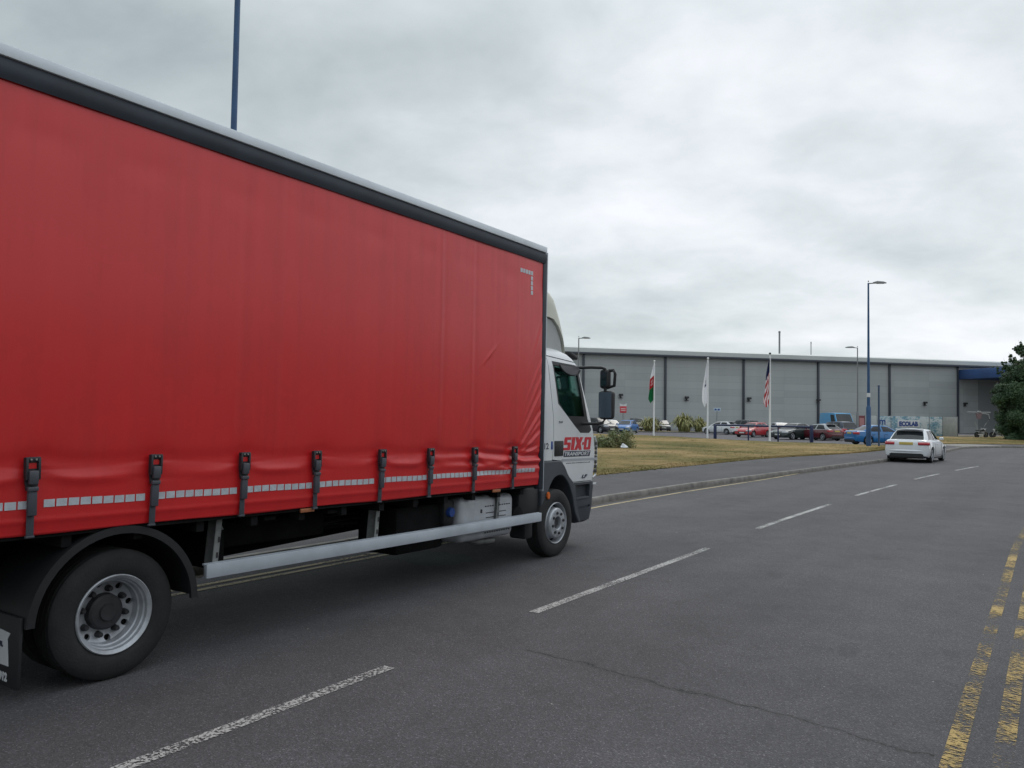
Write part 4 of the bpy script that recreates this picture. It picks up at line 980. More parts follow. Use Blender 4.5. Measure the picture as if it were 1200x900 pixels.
    for rear in (True, False):
        vc = [0, .03, .97, 1]
        for i in range(3):
            for j in range(3):
                tc_ = [0, .05 if not rear else .05, .93 if not rear else .88, 1]
                if i == 1 and j == 1:
                    if kind == 'van' and rear: cell(lambda u, t: F(u, t, True), vc[i], vc[i+1], tc_[j], tc_[j+1], paintb); continue
                    g_ = MB(); cell(lambda u, t, r_=rear: F(u, t, r_, .012), vc[i]-.01, vc[i+1]+.01, tc_[j]-.02, tc_[j+1]+.02, g_, 8); g_.build('rear_window' if rear else 'windscreen', M_CARGL, root, ang=60)
                else: cell(lambda u, t, r_=rear: F(u, t, r_), vc[i], vc[i+1], tc_[j], tc_[j+1], paintb, 8)
    paintb.grid(lambda u, v: (lambda a, b: a.lerp(b, v)+Vector((0, 0, .035*sin(pi*v)*min(1, 6*min(u, 1-u)+.35))))(S(-1, u, 1), S(1, u, 1)), 14, 10)
    if kind == 'hatch': paintb.box(xr1-.24, xr1+.04, -wtp+.05, wtp-.05, zr+.005, zr+.035, .012)
    bmesh.ops.remove_doubles(paintb.bm, verts=paintb.bm.verts[:], dist=.002)
    paintb.build('roof', pm, root, ang=35)
    m_ = MB(); m_.box(xr0+.15, xf0-.25, -wbt+.08, wbt-.08, zbelt-.3, zbelt-.06); m_.bm.free()
    # lights follow the plan outline round each corner
    def wrap(end, s_, z0, z1, yin, back, name, mt):
        m2 = MB(); pts = [(hl-.0, yin*W_/2)]+[(hl-q, hw(hl-q)) for q in (0, .03, .08, .16, back)]
        pts = [(x*end, y*s_) for x, y in pts]; o_ = .007
        A = [Vector((x+end*o_, y+s_*o_, z0)) for x, y in pts]; B = [Vector((x+end*o_-end*.02, y+s_*(o_-.012), z1)) for x, y in pts]
        n = len(pts)-1; m2.grid(lambda u, v: A[round(u*n)].lerp(B[round(u*n)], v), n, 1)
        ob = m2.build(name, mt, root, ang=50); md_ = ob.modifiers.new('t', 'SOLIDIFY'); md_.thickness = .012; md_.offset = 0
    zl = {'hatch': (.74, .86), 'saloon': (.76, .92), 'suv': (.8, 1.0), 'van': (.75, 1.15)}[kind]
    zf_ = {'hatch': (.56, .68), 'saloon': (.58, .70), 'suv': (.68, .82), 'van': (.75, .92)}[kind]
    for s_ in (-1, 1):
        wrap(-1, s_, zl[0], zl[1], .52, .28 if kind != 'van' else .08, 'tail_light', M_LIGHTR); wrap(1, s_, zf_[0], zf_[1], .50, .30, 'headlight', M_LIGHTW)
    m_ = MB(); m_.box(-hl-.016, -hl+.01, -.26, .26, (zl[0]+zl[1])/2-.055, (zl[0]+zl[1])/2+.055, .003); m_.build('rear_number_plate', M_PLATEY, root)
    m_ = MB(); m_.box(hl-.01, hl+.016, -.26, .26, .38, .49, .003); m_.build('front_number_plate', M_PLATEW, root)
    # door seams and handles
    dm = M_HUB; cutx = {'hatch': (-.62, .70), 'saloon': (-1.05, -.12, .82), 'suv': (-.95, -.05, .85), 'van': (.15, 1.35)}[kind]
    for s_ in (-1, 1):
        m_ = MB()
        for x in cutx: m_.box(x-.005, x+.005, s_*(W_/2)-.004, s_*(W_/2)+.002, .30, zbelt-.14)
        m_.box(cutx[0], cutx[-1], s_*(W_/2)-.004, s_*(W_/2)+.002, .295, .303); m_.build('door_seam', dm, root)
        m_ = MB()
        for x in cutx[1:] if kind != 'van' else cutx[1:]: m_.box(x-.95+.02 if len(cutx) < 3 else x-.86, x-.95+.18 if len(cutx) < 3 else x-.70, s_*(W_/2)-.03, s_*(W_/2)+.014, zbelt-.17, zbelt-.145, .006)
        m_.build('door_handle', pm, root)
        m_ = MB(); m_.box(xf0-.42, xf0-.28, s_*(W_/2+.0)-.08, s_*(W_/2+.0)+.08, zbelt+.0, zbelt+.12, .035); m_.build('door_mirror', pm if kind != 'van' else M_BLK, root)
    for ax_ in axs:
        for s_ in (-1, 1):
            sc = rw/.315; t_ = put('wheel', WTY, root, (ax_, s_*(W_/2-.115), rw), (0, 0, 0 if s_ < 0 else pi), sc)
            put('rim', WRM, t_); put('brake_disc', WDK, t_)
    return root
def place(root, x, y, heading, label, cat='car', group=None, z=-.01, name='parked_car'):
    root.name = name; root.location = (x, y, z); root.rotation_euler = (0, 0, R(90-heading)); tag(root, label, cat, group); return root
G = 'cars parked in front of the warehouse'
hc = build_car('hatch', 'white_car_paint', (.70, .72, .76))
# rear axle survey point (16.9,34.3); heading 38 deg
hx, hy = 16.98+sin(R(38))*1.2, 34.05+cos(R(38))*1.2
place(hc, hx, hy, 38, 'white hatchback on the road beside the kerb, seen from behind', z=0, name='parked_car')
bs = build_car('saloon', 'bright_blue_paint', (.010, .135, .36)); p = pix(1030, 520, 57.6); place(bs, p.x+.0, 57.6, 83, 'bright blue saloon behind the lamp post, facing right', group=G)
rd = build_car('hatch', 'red_car_paint', (.42, .018, .025)); p = pix(884, 512, 76); place(rd, p.x, 76.4, 228, 'bright red car parked to the left of the striped flag pole', group=G)
wc = build_car('hatch', 'pearl_white_paint', (.62, .64, .66)); p = pix(845, 509, 87); place(wc, p.x, 87, 318, 'white hatchback parked at the left end of the rail, by the spiky bush', group=G)
gs = build_car('saloon', 'dark_green_paint', (.018, .03, .03)); p = pix(932, 515, 69.5); place(gs, p.x, 69.8, 236, 'dark green saloon parked just right of the striped flag pole', group=G)
sr = build_car('hatch', 'dark_red_paint', (.10, .012, .02)); p = pix(964, 516, 68); place(sr, p.x, 68.6, 338, 'dark maroon car with pale roof parked beside the dark green saloon', group=G)
sr_roof = [c for c in sr.children if c.name.startswith('roof')][0]; sr_roof.data.materials[0] = mat('silver_paint', (.38, .40, .42), .3, metal=.3, coat=.4)
nv = build_car('suv', 'navy_car_paint', (.02, .035, .07)); p = pix(979, 515, 71.5); place(nv, p.x, 71.5, 345, 'dark navy car parked below the light blue van', group=G)
vn = build_car('van', 'light_blue_paint', (.06, .30, .56)); p = pix(987, 511, 79.5); place(vn, p.x-.4, 79.5, 180, 'light blue high roofed van parked behind the cars', 'van')
s2 = build_car('saloon', 'silver_paint2', (.32, .34, .36)); p = pix(912, 511, 78); place(s2, p.x, 78.5, 350, 'silver grey car between the red car and the dark green saloon', group=G)
g3 = build_car('suv', 'dark_grey_paint', (.05, .055, .06)); p = pix(870, 508, 88.5); place(g3, p.x, 88.6, 335, 'dark grey car half hidden behind the bright red car', group=G)
c1_ = build_car('hatch', 'mid_blue_paint', (.015, .13, .40)); p = pix(736, 507.5, 85.5); place(c1_, p.x, 86.6, 205, 'blue hatchback parked left of the smaller spiky bush', group=G)
c2_ = build_car('suv', 'black_car_paint', (.012, .013, .018)); p = pix(704, 507, 84); place(c2_, p.x, 85, 150, 'black car at the left end of the row, beside the lorry mirror', group=G)
c3_ = build_car('hatch', 'silver_blue_paint', (.36, .39, .43)); p = pix(719, 507, 88); place(c3_, p.x, 90, 170, 'silver car squeezed between the black car and the blue hatchback', group=G)
c4_ = copy_tree(c2_); p = pix(772, 507, 99); place(c4_, p.x, 102, 190, 'black car showing between the two spiky bushes, left one of two', group=G)
c5_ = build_car('hatch', 'graphite_paint', (.04, .048, .055)); p = pix(783, 507, 99); place(c5_, p.x, 102.6, 185, 'graphite car peeping out at the left of the larger spiky bush', group=G)
c6_ = copy_tree(g3); p = pix(751, 507, 99); place(c6_, p.x, 102, 178, 'dark estate car with black roof rising behind the blue hatchback', group=G)

# ------------------------------------------------------------------ warehouse
BA = atan2(13.7, 60.3)
wh = empty('warehouse', (9.9, 112.2, 0), BA, 'long grey clad warehouse with dark downpipes filling the background', 'warehouse')
EV = 10.7
m = MB(); m.box(-110, 150, 0, 60, -.3, EV); m.build('wall', M_CLAD, wh)
m = MB(); m.prism([(-.55, EV+.003), (-.55, EV+.62), (-.25, EV+.80), (30, EV+2.0), (60.5, EV+.2), (60.5, EV+.003)], -110.5, 150.5, plane='YZ'); m.build('roof', M_FASC, wh)
m = MB(); m.box(-110.6, 150.6, -.75, -.56, EV-.28, EV+.02, .03); m.build('gutter', M_GUT, wh)
proto = None
for k in range(-7, 12):
    x = .1+k*12.36
    if proto is None: m = MB(); m.box(-.14, .14, -.26, -.02, -.2, EV-.25, .02); proto = m.build('downpipe', M_GUT, wh, loc=(x, 0, 0))
    else: c = proto.copy(); COL.objects.link(c); c.location = (x, 0, 0)
for u_, v_ in ((727, 463), (804, 466), (877, 467), (958, 469), (1083, 472), (1130, 473)):
    p = pix(u_, v_, 118); # on the wall plane
    # intersect sight line with the wall plane once, then keep the wall position
    d = (p-Vector((0, 0, EYE))); n_ = Vector((-sin(BA), cos(BA), 0)); t = (Vector((9.9, 112.2, 0))-Vector((0, 0, EYE))).dot(n_)/d.dot(n_); q = Vector((0, 0, EYE))+d*t
    lx = (q-Vector((9.9, 112.2, 0))).dot(Vector((cos(BA), sin(BA), 0)))
    m = MB(); m.box(-.28, .28, -.45, -.12, -.12, .18, .03); m.box(-.05, .05, -.3, -.002, -.4, .1); m.box(-.3, .3, -.25, -.13, -.45, -.36, .01); m.build('floodlight', M_HUB, wh, loc=(lx, 0, q.z))
m = MB(); m.box(62.0, 110, -22, -.01, 8.45, 9.95, .03); m.build('canopy', mat('blue_canopy_paint', (.035, .085, .23), .5, var=.2, vscale=.6), wh)
m = MB()
for x in (78, 95):
    for y in (-21, -11): m.box(x-.2, x+.2, y-.2, y+.2, -.2, 8.44)
m.build('canopy_column', M_GREYPOST, wh)
m = MB(); m.box(65.8, 84, -.06, -.003, 0, 8.3); m.build('canopy_shade_panel', mat('canopy_shade_grey', (.22, .24, .25), .6), wh)  # darker grey sheet over the wall, paints in the shade beneath the canopy
for x, y, h, r_ in ((35.6, 8, 3.9, .14), (42.6, 10, 2.6, .07)):
    m = MB(); m.lathe([(r_, EV+.6), (r_, EV+1.0+h), (r_*1.25, EV+1.0+h), (r_*1.25, EV+1.25+h), (r_*.8, EV+1.3+h)], (x, y, 0), 'Z', 12); m.build('flue_pipe', M_GREYPOST, wh)

# signs on the wall side: fixed on short posts in the planting strip
sg = empty('warning_sign', (pix(730, 500, 96.5).x, 96.5, .1), label='small red and white notice on the grey wall left of the first flag pole', cat='sign')
m = MB(); m.tube([(0, 0, 0), (0, 0, 3.2)], .05, 8); m.build('post', M_GREYPOST, sg)
m = MB(); m.box(-.4, .4, -.09, -.055, 2.1, 2.9, .01); m.build('sign_panel', mat('sign_red', (.5, .05, .07), .5), sg)
m = MB(); m.prism([(-.38, 2.92), (.38, 2.92), (.45, 3.25), (.1, 3.12), (-.1, 3.12), (-.45, 3.25)], -.09, -.06); m.build('sign_header', M_LWHITE, sg)
m = MB(); m.box(-.28, .28, -.095, -.091, 2.55, 2.63); m.box(-.28, .28, -.095, -.091, 2.35, 2.42); m.build('marking', M_LWHITE, sg)
sg = empty('parking_sign', (pix(844, 500, 92).x, 93.5, .1), label='small pale blue and white sign above the white hatchback by the wall', cat='sign')
m = MB(); m.tube([(0, 0, 0), (0, 0, 2.9)], .04, 8); m.build('post', M_GREYPOST, sg)
m = MB(); m.box(-.42, .42, -.08, -.05, 2.45, 2.85, .01); m.build('sign_panel', mat('sign_pale', (.42, .52, .60), .5), sg)
m = MB(); m.box(-.30, -.06, -.084, -.081, 2.55, 2.75); m.box(.06, .30, -.084, -.081, 2.55, 2.75); m.build('marking', M_BCAP, sg)

# ------------------------------------------------------------------ flag poles
def flag_mesh(fold, mats_fn, n=26, h0=0, height=3.0, width=1.0, seed=1):
    """limp flag hanging beside its pole in folds; local x away from the pole (negative)"""
    rnd = random.Random(seed); m_ = MB(); nv, nu = 44, 24
    def P(u, v):
        w_ = width*(.12+.88*min(1, (1-v)*1.25)**.8)*(.92+.08*sin(v*9+seed))
        if v < .12: w_ *= .55+.45*v/.12
        x = -.04-w_*u*(1-.1*sin(pi*u)); y = .10*sin(u*9+seed+v*3.0)*(.3+.7*(1-v))+.05*sin(u*17+v*5)
        z = height*v-.34*height*u*(1-v)*.35-.25*u*v
        return Vector((x, y, h0+z))
    V = [[m_.bm.verts.new(P(i/nu, j/nv)) for j in range(nv+1)] for i in range(nu+1)]
    for i in range(nu):
        for j in range(nv): m_.face([V[i][j], V[i+1][j], V[i+1][j+1], V[i][j+1]], mats_fn((i+.5)/nu, (j+.5)/nv))
    return m_
M_FR = mat('flag_red', (.45, .02, .03), .8); M_FG = mat('flag_green', (.01, .14, .05), .8); M_FW = mat('flag_white', (.80, .82, .86), .8); M_FB = mat('flag_navy', (.02, .03, .10), .8)
POLES = []
for (x, y), lab in zip([(11.79, 66.19), (15.29, 62.33), (18.34, 56.75)], ['white flag pole nearest the lorry cab, flying the green, red and white flag', 'white flag pole with a plain white flag, middle one of the three', 'white flag pole with the red and white striped flag, rightmost of three']):
    r_ = empty('flag_pole', (x, y, .12), label=lab, cat='flag pole', group='flag poles on the grass')
    m = MB(); m.tube([(0, 0, 0), (0, 0, 3), (0, 0, 6.2)], [.075, .06, .04], 12); m.build('pole', M_POLE, r_)
    m = MB(); m.lathe([(.0, 6.2), (.07, 6.23), (.085, 6.28), (.07, 6.33), (0, 6.36)], n=12, axis='Z'); m.build('finial', M_HUB if 'striped' in lab else M_POLE, r_)
    m = MB(); m.box(-.14, .14, -.14, .14, -.02, .05, .01); m.build('base_plate', M_GALV, r_)
    m = MB(); m.tube([(.06, -.05, 1.0), (.05, -.05, 6.1)], .006, 5); m.build('halyard', M_POLE, r_); POLES.append(r_)
def flagm(m_):
    t = m_.node_tree; b = t.nodes['Principled BSDF']; tl = t.nodes.new('ShaderNodeBsdfTranslucent'); tl.inputs[0].default_value = b.inputs['Base Color'].default_value
    mx_ = t.nodes.new('ShaderNodeMixShader'); mx_.inputs[0].default_value = .5; t.links.new(b.outputs[0], mx_.inputs[1]); t.links.new(tl.outputs[0], mx_.inputs[2]); t.links.new(mx_.outputs[0], t.nodes['Material Output'].inputs[0])
for m_ in (M_FR, M_FG, M_FW, M_FB): flagm(m_)
def wales(u, v):
    if .40 < v < .72 and ((u-.45)/.3)**2+((v-.56)/.13)**2 < 1 and (sin(u*21)*cos(v*26)+sin(v*40+u*9)) > -.5: return 0
    return 2 if v > .60+.1*u else (0 if v > .56 else 1)
f1 = flag_mesh(0, lambda u, v: (2 if v > .66 else (0 if v > .36 else 1)) if not (.44 < v < .60 and .2 < u < .75 and sin(u*30+v*41) > .5) else 2, h0=3.1, height=3.0, width=.50, seed=2).build('flag', [M_FR, M_FG, M_FW], ang=80)
f1.location = (11.79, 66.19, .12); tag(f1, 'limp green, red and white flag hanging on the pole nearest the lorry', 'flag', 'flags hanging limp on their poles')
f2 = flag_mesh(0, lambda u, v: 1 if ((.40 < v < .47 and .2 < u < .75) or (.50 < v < .56 and .3 < u < .6)) and sin(u*24) > -.2 else 0, h0=2.85, height=3.3, width=.44, seed=4).build('flag', [M_FW, M_FB], ang=80)
f2.location = (15.29, 62.33, .12); tag(f2, 'limp white flag with small dark emblem on the middle pole', 'flag', 'flags hanging limp on their poles')
def usf(u, v):
    if v > .70-.12*u: return 2
    return 0 if int((u*.9+v*1.6)*6.5) % 2 == 0 else 1
f3 = flag_mesh(0, usf, h0=2.75, height=3.2, width=.46, seed=7).build('flag', [M_FR, M_FW, M_FB], ang=80)
f3.location = (18.34, 56.75, .12); tag(f3, 'limp red and white striped flag with a dark blue top', 'flag', 'flags hanging limp on their poles')

# ------------------------------------------------------------------ lamp posts
def lamp_post(loc, h, arm, ang, mpost, label, base_h=2.4, r0=.11, r1=.05, group='street lamps'):
    r_ = empty('street_lamp', loc, label=label, cat='street lamp', group=group)
    m_ = MB(); m_.tube([(0, 0, -.1), (0, 0, base_h), (0, 0, base_h+.12)], [r0*1.35, r0*1.3, r0*.85], 14); m_.tube([(0, 0, base_h+.1), (0, 0, h*.6), (0, 0, h)], [r0*.85, (r0+r1)*.42, r1], 12); m_.build('post', mpost, r_, ang=50)
    dx, dy = cos(ang), sin(ang)
    m_ = MB(); m_.tube([(0, 0, h-.03), (dx*arm*.5, dy*arm*.5, h+.0)], .035, 8); m_.build('arm', M_GREYPOST, r_)
    m_ = MB()
    m_.rings([[Vector((arm*t+.05, q*wd, zz)) for q, zz in ((-1, .0), (-.7, hh), (.7, hh), (1, .0), (.6, -.03), (-.6, -.03))] for t, wd, hh in ((.22, .05, .05), (.45, .14, .11), (.8, .15, .08), (1.0, .06, .02))])
    hd = m_.build('lamp_head', M_GREYPOST, r_, loc=(0, 0, h), rot=(0, 0, ang)); 
    m_ = MB(); m_.box(arm*.5, arm*.95, -.1, .1, -.045, -.031, .004); m_.build('lens', M_LIGHTW, hd)
    m_ = MB(); m_.lathe([(.03, .06), (.035, .14), (.0, .16)], (0, 0, 0), 'Z', 10); m_.build('photocell', M_GREYPOST, hd)
    m_ = MB(); m_.box(-.05, .05, -r0*1.36-.004, -r0*1.3, .5, 1.1); m_.build('access_door', mpost, r_)
    return r_
la = lamp_post((21.91, 49.04, .12), 10.1, 1.0, R(-8), M_BLUEP, 'tall blue street lamp beside the parked white hatchback')
m = MB(); m.lathe([(.105, 3.05), (.107, 3.1), (.107, 3.25), (.105, 3.3)], (0, 0, 0), 'Z', 14); m.build('band', M_LWHITE, la)
p = pix(1005, 515, 73); lamp_post((p.x, 73, 0), 8.4, 1.1, R(184), M_GREYPOST, 'grey car park lamp with its head to the left, beside the blue lamp post', r0=.08, r1=.045)
p = pix(677, 500, 65); lamp_post((p.x, 65, .1), 8.0, .9, R(0), M_GREYPOST, 'thin grey lamp showing above the lorry cab roof', r0=.07, r1=.045)
lamp_post((pix(274, 148, 13.2).x, 13.2, .11), 11.0, 1.2, R(-50), M_BLUEP, 'blue lamp post rising behind the red lorry', r0=.075, r1=.045)
sp = empty('sign_post', (22.67, 49.32, .12), label='short blue grey post standing right of the blue street lamp', cat='post')
m = MB(); m.tube([(0, 0, -.05), (0, 0, 3.75)], .055, 12); m.lathe([(.065, 3.72), (.068, 3.80), (0, 3.83)], (0, 0, 0), 'Z', 12); m.build('post', mat('blue_grey_post_paint', (.035, .07, .14), .5), sp)

# ------------------------------------------------------------------ blue rail barrier
fp = [(15.97, 62.67), (18.2, 61.4), (20.05, 60.1), (21.66, 57.7)]
br = empty('rail_barrier', (fp[0][0], fp[0][1], 0), label='dark blue pole rail fence along the far edge of the grass', cat='fence')
for i, (x, y) in enumerate(fp):
    r0 = .10 if i in (0, 3) else .045; m = MB(); m.box(-r0, r0, -r0, r0, 0, 1.22+.1*(i == 3), .01); m.build('post', M_NAVY, br, loc=(x-fp[0][0], y-fp[0][1], .02))
m = MB()
for (a, b), (c, d) in zip(fp, fp[1:]): m.tube([(a-fp[0][0], b-fp[0][1], 1.2), (c-fp[0][0], d-fp[0][1], 1.2)], .075, 8)
m.build('rail', M_NAVY, br)

# ------------------------------------------------------------------ site hoarding with printed panels
def printmat():
    m_ = mat('printed_panel', (.5, .55, .6), .5)
    v = fm(m_, 'ADD', fm(m_, 'MULTIPLY', noise(m_, .9, 5, .6), .6), fm(m_, 'MULTIPLY', noise(m_, 3.5, 4, .6, sc=(1, 1, 2)), .4))
    setc(m_, ramp(m_, v, [(.38, (.08, .20, .30)), (.47, (.22, .36, .44)), (.53, (.50, .56, .60)), (.7, (.55, .58, .61))])); return m_
M_PRINT = printmat()
A_h = pix(988, 500, 82); B_h = pix(1122, 500, 84.5); hl_ = hypot(B_h.x-A_h.x, B_h.y-A_h.y); ha = atan2(B_h.y-A_h.y, B_h.x-A_h.x)
hb = empty('site_hoarding', (A_h.x, A_h.y, 0), ha, 'white and blue printed hoarding panels lettered ECOLAB behind the white hatchback', 'hoarding')
cuts = [988, 1003, 1013, 1027, 1043, 1088, 1104, 1122]; fr_ = [(c-988)/(1122-988)*hl_ for c in cuts]
for i in range(7):
    m = MB(); m.box(fr_[i]+.03, fr_[i+1]-.03, -.03, .03, .05, 2.24, .005)
    mt = [M_PANEL, mat('maroon_panel', (.16, .04, .05), .5), M_FASC, M_FASC if False else M_PRINT, M_PRINT, M_PRINT, M_PANEL][i]
    m.build('panel', mt, hb)
for f_ in fr_:
    m = MB(); m.box(f_-.028, f_+.028, -.05, .05, 0, 2.3, .005); m.build('post', M_GREYPOST, hb)
fit_text('lettering', 'ECOLAB', fr_[4]+.95, fr_[4]+3.15, 1.20, 1.72, -.036, M_BCAP, hb, bold=.06, extr=.004)
m = MB(); m.box(fr_[4]+.75, fr_[4]+3.35, -.034, -.031, 1.08, 1.86, .001); m.build('white_patch', M_LWHITE, hb)
m = MB(); m.box(fr_[1]+.35, fr_[2]-.1, -.036, -.031, 1.2, 2.0); m.build('notice', mat('pale_red', (.45, .22, .22), .6), hb)
fit_text('lettering', 'm', fr_[3]+.25, fr_[3]+.95, 1.35, 1.85, -.036, M_BCAP, hb, bold=.02, extr=.003)

# ------------------------------------------------------------------ plants
def leaves(name, mt, parent, centre, clumps, nper, size, label=None, seed=1, flat=.0):
    rnd = random.Random(seed); vs_, fs = [], []
    for (cx_, cy_, cz_, r) in clumps:
        for _ in range(int(nper*r*r)):
            # points in an irregular shell
            d = Vector((rnd.gauss(0, 1), rnd.gauss(0, 1), rnd.gauss(0, 1))).normalized(); q = r*(rnd.random()**.45)*(.75+.35*rnd.random())
            p = Vector((cx_, cy_, cz_))+Vector((d.x*q, d.y*q, d.z*q*.85)); a = size*rnd.uniform(.6, 1.3)
            n_ = (d+Vector((rnd.uniform(-.8, .8), rnd.uniform(-.8, .8), rnd.uniform(-.3, 1.0)))).normalized(); u = n_.orthogonal().normalized(); u = Quaternion(n_, rnd.uniform(0, 6.28)) @ u; v = n_.cross(u)
            b = len(vs_); vs_ += [tuple(p+u*a), tuple(p+v*a*.45), tuple(p-u*a), tuple(p-v*a*.45)]; fs.append((b, b+1, b+2, b+3))
    me = bpy.data.meshes.new(name); me.from_pydata(vs_, [], fs); me.materials.append(mt)
    o_ = bpy.data.objects.new(name, me); COL.objects.link(o_); o_.parent = parent; return o_
def tree(loc, H_, R_, label, seed, nper=1500, size=.10, zl=0.0, cat='tree', group=None, nc=70):
    rnd = random.Random(seed); r_ = empty('broadleaf_tree', loc, label=label, cat=cat, group=group)
    cl = []; m_ = MB()
    m_.tube([(0, 0, -.1), (.1, 0, H_*.3), (0, .1, H_*.6), (.1, 0, H_*.85)], [.20, .15, .09, .03], 10)
    for k in range(nc):
        a = rnd.uniform(0, 2*pi); t = rnd.random(); z = zl+(H_-zl)*(.08+.86*t); prof = sin(pi*min(1, (t*.80+.22)))**.6
        rr = R_*prof*rnd.uniform(.35, .95); c_ = (rr*cos(a), rr*sin(a), z, rnd.uniform(.28, .62)*R_*.36+.12); cl.append(c_)
        if k % 2 == 0: m_.tube([(0, 0, max(.5, z*.65)), (c_[0]*.5, c_[1]*.5, z*.9), (c_[0], c_[1], z)], [.06, .035, .012], 6)
    for k in range(nc//2):   # sprigs breaking the outline
        a = rnd.uniform(0, 2*pi); t = rnd.random(); z = zl+(H_-zl)*(.2+.85*t); prof = sin(pi*min(1, (t*.72+.25)))**.6
        rr = R_*prof*rnd.uniform(.80, .95); z = min(z, H_*.94); ln = rnd.uniform(.5, 1.1); ux, uz = cos(.5+t), sin(.5+t)
        for q in range(7): f_ = q/6; cl.append(((rr+ln*f_*ux)*cos(a)+rnd.uniform(-.22, .22), (rr+ln*f_*ux)*sin(a)+rnd.uniform(-.22, .22), z+ln*f_*uz*.75+rnd.uniform(-.22, .12), .17*(1-f_*.45)))
        m_.tube([(rr*.4*cos(a), rr*.4*sin(a), z*.85), (rr*cos(a), rr*sin(a), z), ((rr+ln*ux)*cos(a), (rr+ln*ux)*sin(a), z+ln*uz)], [.03, .015, .005], 5)
    m_.build('trunk', M_BARK, r_); leaves('crown', M_LEAF, r_, None, cl, nper, size, seed=seed); return r_
tree((48.2, 72, .1), 8.9, 4.1, 'dense dark green tree standing at the right edge of the view', 11, nper=4300, size=.08, zl=-.8, nc=240)
tree((54.5, 76, .1), 11.5, 3.8, 'taller dark green tree just outside the right edge, behind the dense one', 23, nper=900, size=.15, zl=.3, nc=110)
# low bush in front of the cab
bsh = empty('low_bush', (pix(712, 529, 39.5).x, 39.8, .12), label='low grey green bush on the grass in front of the lorry cab', cat='bush')
cl = [(random.uniform(-1.6, 1.15), random.uniform(-.6, .6), random.uniform(.15, .85), random.uniform(.2, .38)) for _ in range(52)]
leaves('foliage', M_BUSH, bsh, None, cl, 1800, .045, seed=5)
m = MB()
for k in range(14): a = random.uniform(0, 6.28); m.tube([(random.uniform(-.8, .5), 0, 0), (cos(a)*.8, sin(a)*.4, .55)], [.02, .008], 5)
m.build('stem', M_BARK, bsh)
# scrap of litter at the bush
m = MB(); m.grid(lambda u, v: Vector((u*.34, v*.25+.03*sin(u*9), .14+.10*sin(u*7+v*5)*v+.1*v)), 10, 8); lt = m.build('litter', M_LWHITE, loc=(pix(730, 526, 38.6).x-.1, 38.6, .1), ang=20); tag(lt, 'crumpled pale litter lying at the right foot of the low bush', 'litter')
md = lt.modifiers.new('t', 'SOLIDIFY'); md.thickness = .01
# New Zealand flax style clumps
def flax(loc, w_, h_, n, label, seed):
    rnd = random.Random(seed); r_ = empty('spiky_bush', loc, label=label, cat='bush', group='spiky strap leaved bushes by the wall'); m_ = MB()
    for k in range(n):
        a = rnd.uniform(0, 2*pi); L0 = rnd.uniform(.75, 1.1); bx_, by_ = rnd.uniform(-.35, .35)*w_*.5, rnd.uniform(-.3, .3)*w_*.4; q_ = rnd.random()**.7; reach = w_*.5*(.15+1.0*q_); ht = h_*(1.02-.45*q_)*rnd.uniform(.75, 1.0)*L0; wd = rnd.uniform(.04, .075); droop = min(1.35, .2+1.2*q_*rnd.uniform(.6, 1.1))
        S_ = []
        for i in range(8):
            t = i/7; rr = reach*t**1.2; z = ht*(sin(t*pi*(.5+.35*droop))) ; S_.append(Vector((bx_+cos(a)*rr, by_+sin(a)*rr, max(.02, z))))
        sd = Vector((-sin(a), cos(a), 0))
        P = [[m_.bm.verts.new(p+sd*wd*(1-abs(2*i/7-.6)**2*.6)*s2_*(1 if i < 7 else .1)) for s2_ in (-1, 1)] for i, p in enumerate(S_)]
        for i in range(7): m_.face([P[i][0], P[i][1], P[i+1][1], P[i+1][0]])
    m_.build('foliage', M_FLAX, r_, ang=90, recalc=False); return r_
ya = 93.2
flax((pix(762, 506, ya).x, ya, .1), 3.4, 1.75, 420, 'smaller spiky yellow green bush behind the pole nearest the lorry', 3)
flax((pix(802, 506, ya).x, ya, .1), 3.3, 2.35, 480, 'larger spiky yellow green bush between the first two flag poles', 5)
flax((pix(820, 506, ya).x, ya+.2, .1), 2.4, 1.9, 300, 'spiky yellow green bush directly behind the middle flag pole', 8)

# ------------------------------------------------------------------ small things by the far tree
def motorbike(loc, rz, label):
    r_ = empty('motorcycle', loc, rz, label, 'motorcycle', 'motorcycles parked on the far grass')
    for x in (-.68, .68):
        m_ = MB(); tyre(m_, (x, 0, .32), .32, .13, .22); w1 = m_.build('wheel', M_RUB, r_); m_ = MB(); m_.lathe([(.215, -.03), (.215, .03), (.05, .04), (.05, -.04)], (x, 0, .32), n=20, close=True); m_.build('rim', M_HUB, w1)
    m_ = MB(); m_.rings([[Vector((x, wy*cos(a), z+hz*sin(a))) for a in [2*pi*k/12 for k in range(12)]] for x, wy, z, hz in ((.42, .06, .80, .05), (.30, .15, .84, .13), (.05, .15, .82, .13), (-.12, .10, .78, .07))]); m_.build('fuel_tank', M_BLK, r_, ang=60)
    m_ = MB(); m_.box(-.75, -.12, -.13, .13, .74, .84, .04); m_.build('seat', M_BLK, r_)
    m_ = MB(); m_.box(-.2, .32, -.15, .15, .32, .68, .05); m_.build('engine', M_GALV, r_)
    m_ = MB()
    for s_ in (-1, 1): m_.tube([(.68, s_*.09, .32), (.42, s_*.09, .95)], .022, 6)
    m_.tube([(.36, -.36, 1.02), (.44, 0, .98), (.36, .36, 1.02)], .014, 6); m_.tube([(-.68, -.15, .38), (.1, -.16, .30)], .04, 8); m_.build('fork', M_CHR, r_)
    m_ = MB(); m_.lathe([(0, -.08), (.09, -.04), (.10, .04), (0, .08)], (.56, 0, .86), n=14); m_.build('headlight', M_LIGHTW, r_)
p = pix(1150, 512, 84); motorbike((p.x, 84, .1), .4, 'dark motorcycle parked under the curved white post')
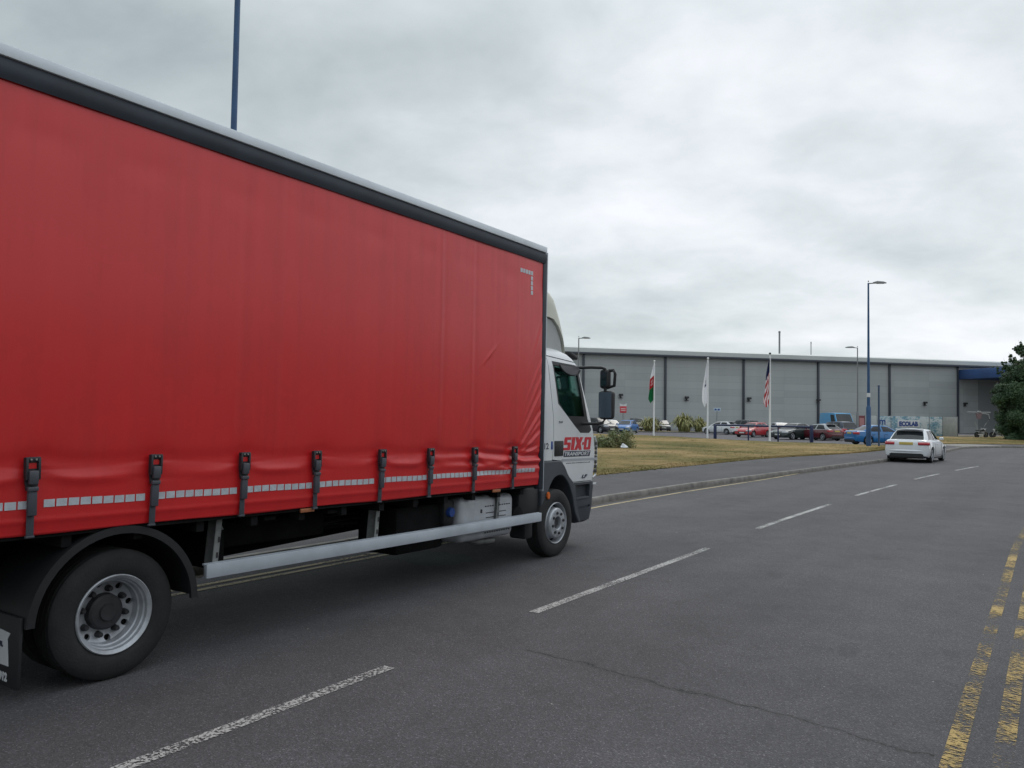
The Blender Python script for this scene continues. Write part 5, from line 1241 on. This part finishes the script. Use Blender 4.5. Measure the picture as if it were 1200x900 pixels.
p = pix(1172, 512, 85); motorbike((p.x, 85, .1), 2.6, 'motorcycle parked right against the dark tree')
p = pix(1149, 512, 86); cs = empty('curved_post', (p.x, 86, .1), label='white post curving up to a thin horizontal bar by the far tree', cat='post')
m = MB(); m.tube([(-.1, 0, 0), (.15, 0, .8), (.6, 0, 1.5), (1.0, 0, 2.0), (.9, 0, 2.5), (.1, 0, 2.62)], .045, 8); m.tube([(-.1, 0, .3), (-.6, 0, 1.7)], .03, 6); m.build('post', mat('weathered_white', (.34, .35, .36), .6), cs, ang=60)
m = MB(); m.tube([(-1.4, 0, 2.72), (1.1, 0, 2.72)], .04, 8); m.box(-.3, .02, -.1, .1, 2.68, 2.86, .03); m.build('cross_bar', MATS['weathered_white'], cs)
m = MB(); m.prism([(-.45, 2.6), (.1, 2.6), (-.02, 2.0), (-.3, 2.0)], -.15, .15); m.build('pink_hood', mat('dull_pink', (.22, .15, .17), .8), cs)

# tall hedge on the near side of the road, behind the viewer (reflected in the curtain)
u_ = Vector((sin(R(33.7)), cos(R(33.7)), 0)); n_ = Vector((u_.y, -u_.x, 0)); rnd = random.Random(9)
hg = empty('hedge', tuple(n_*14), label='tall dark hedge along the near footpath behind the viewer', cat='hedge')
def hpt(a, b):
    s_ = -34+a*84; hh = 4.9+.5*sin(s_*.35)+.3*sin(s_*1.1); t = b*2-1
    side = 1.1*(1-abs(t)**6)**.2 if False else 1; prof = [(-1.1, 0), (-1.2, .5), (-1.0, .92), (0, 1.0), (1.0, .92), (1.2, .5), (1.1, 0)]; k = b*6; i = min(5, int(k)); f_ = k-i
    ox = prof[i][0]+(prof[i+1][0]-prof[i][0])*f_; oz = prof[i][1]+(prof[i+1][1]-prof[i][1])*f_
    return u_*s_+n_*(ox*(1+.15*sin(s_*1.7+b*9)))+Vector((0, 0, oz*hh+.12*sin(s_*3.1+b*20)))
m = MB(); m.grid(hpt, 160, 18); m.build('foliage', M_LEAF, hg, ang=80)
cl = [tuple(hpt(rnd.random(), rnd.random()))+(rnd.uniform(.5, .9),) for _ in range(170)]
leaves('outer_foliage', M_LEAF, hg, None, cl, 90, .22, seed=4)
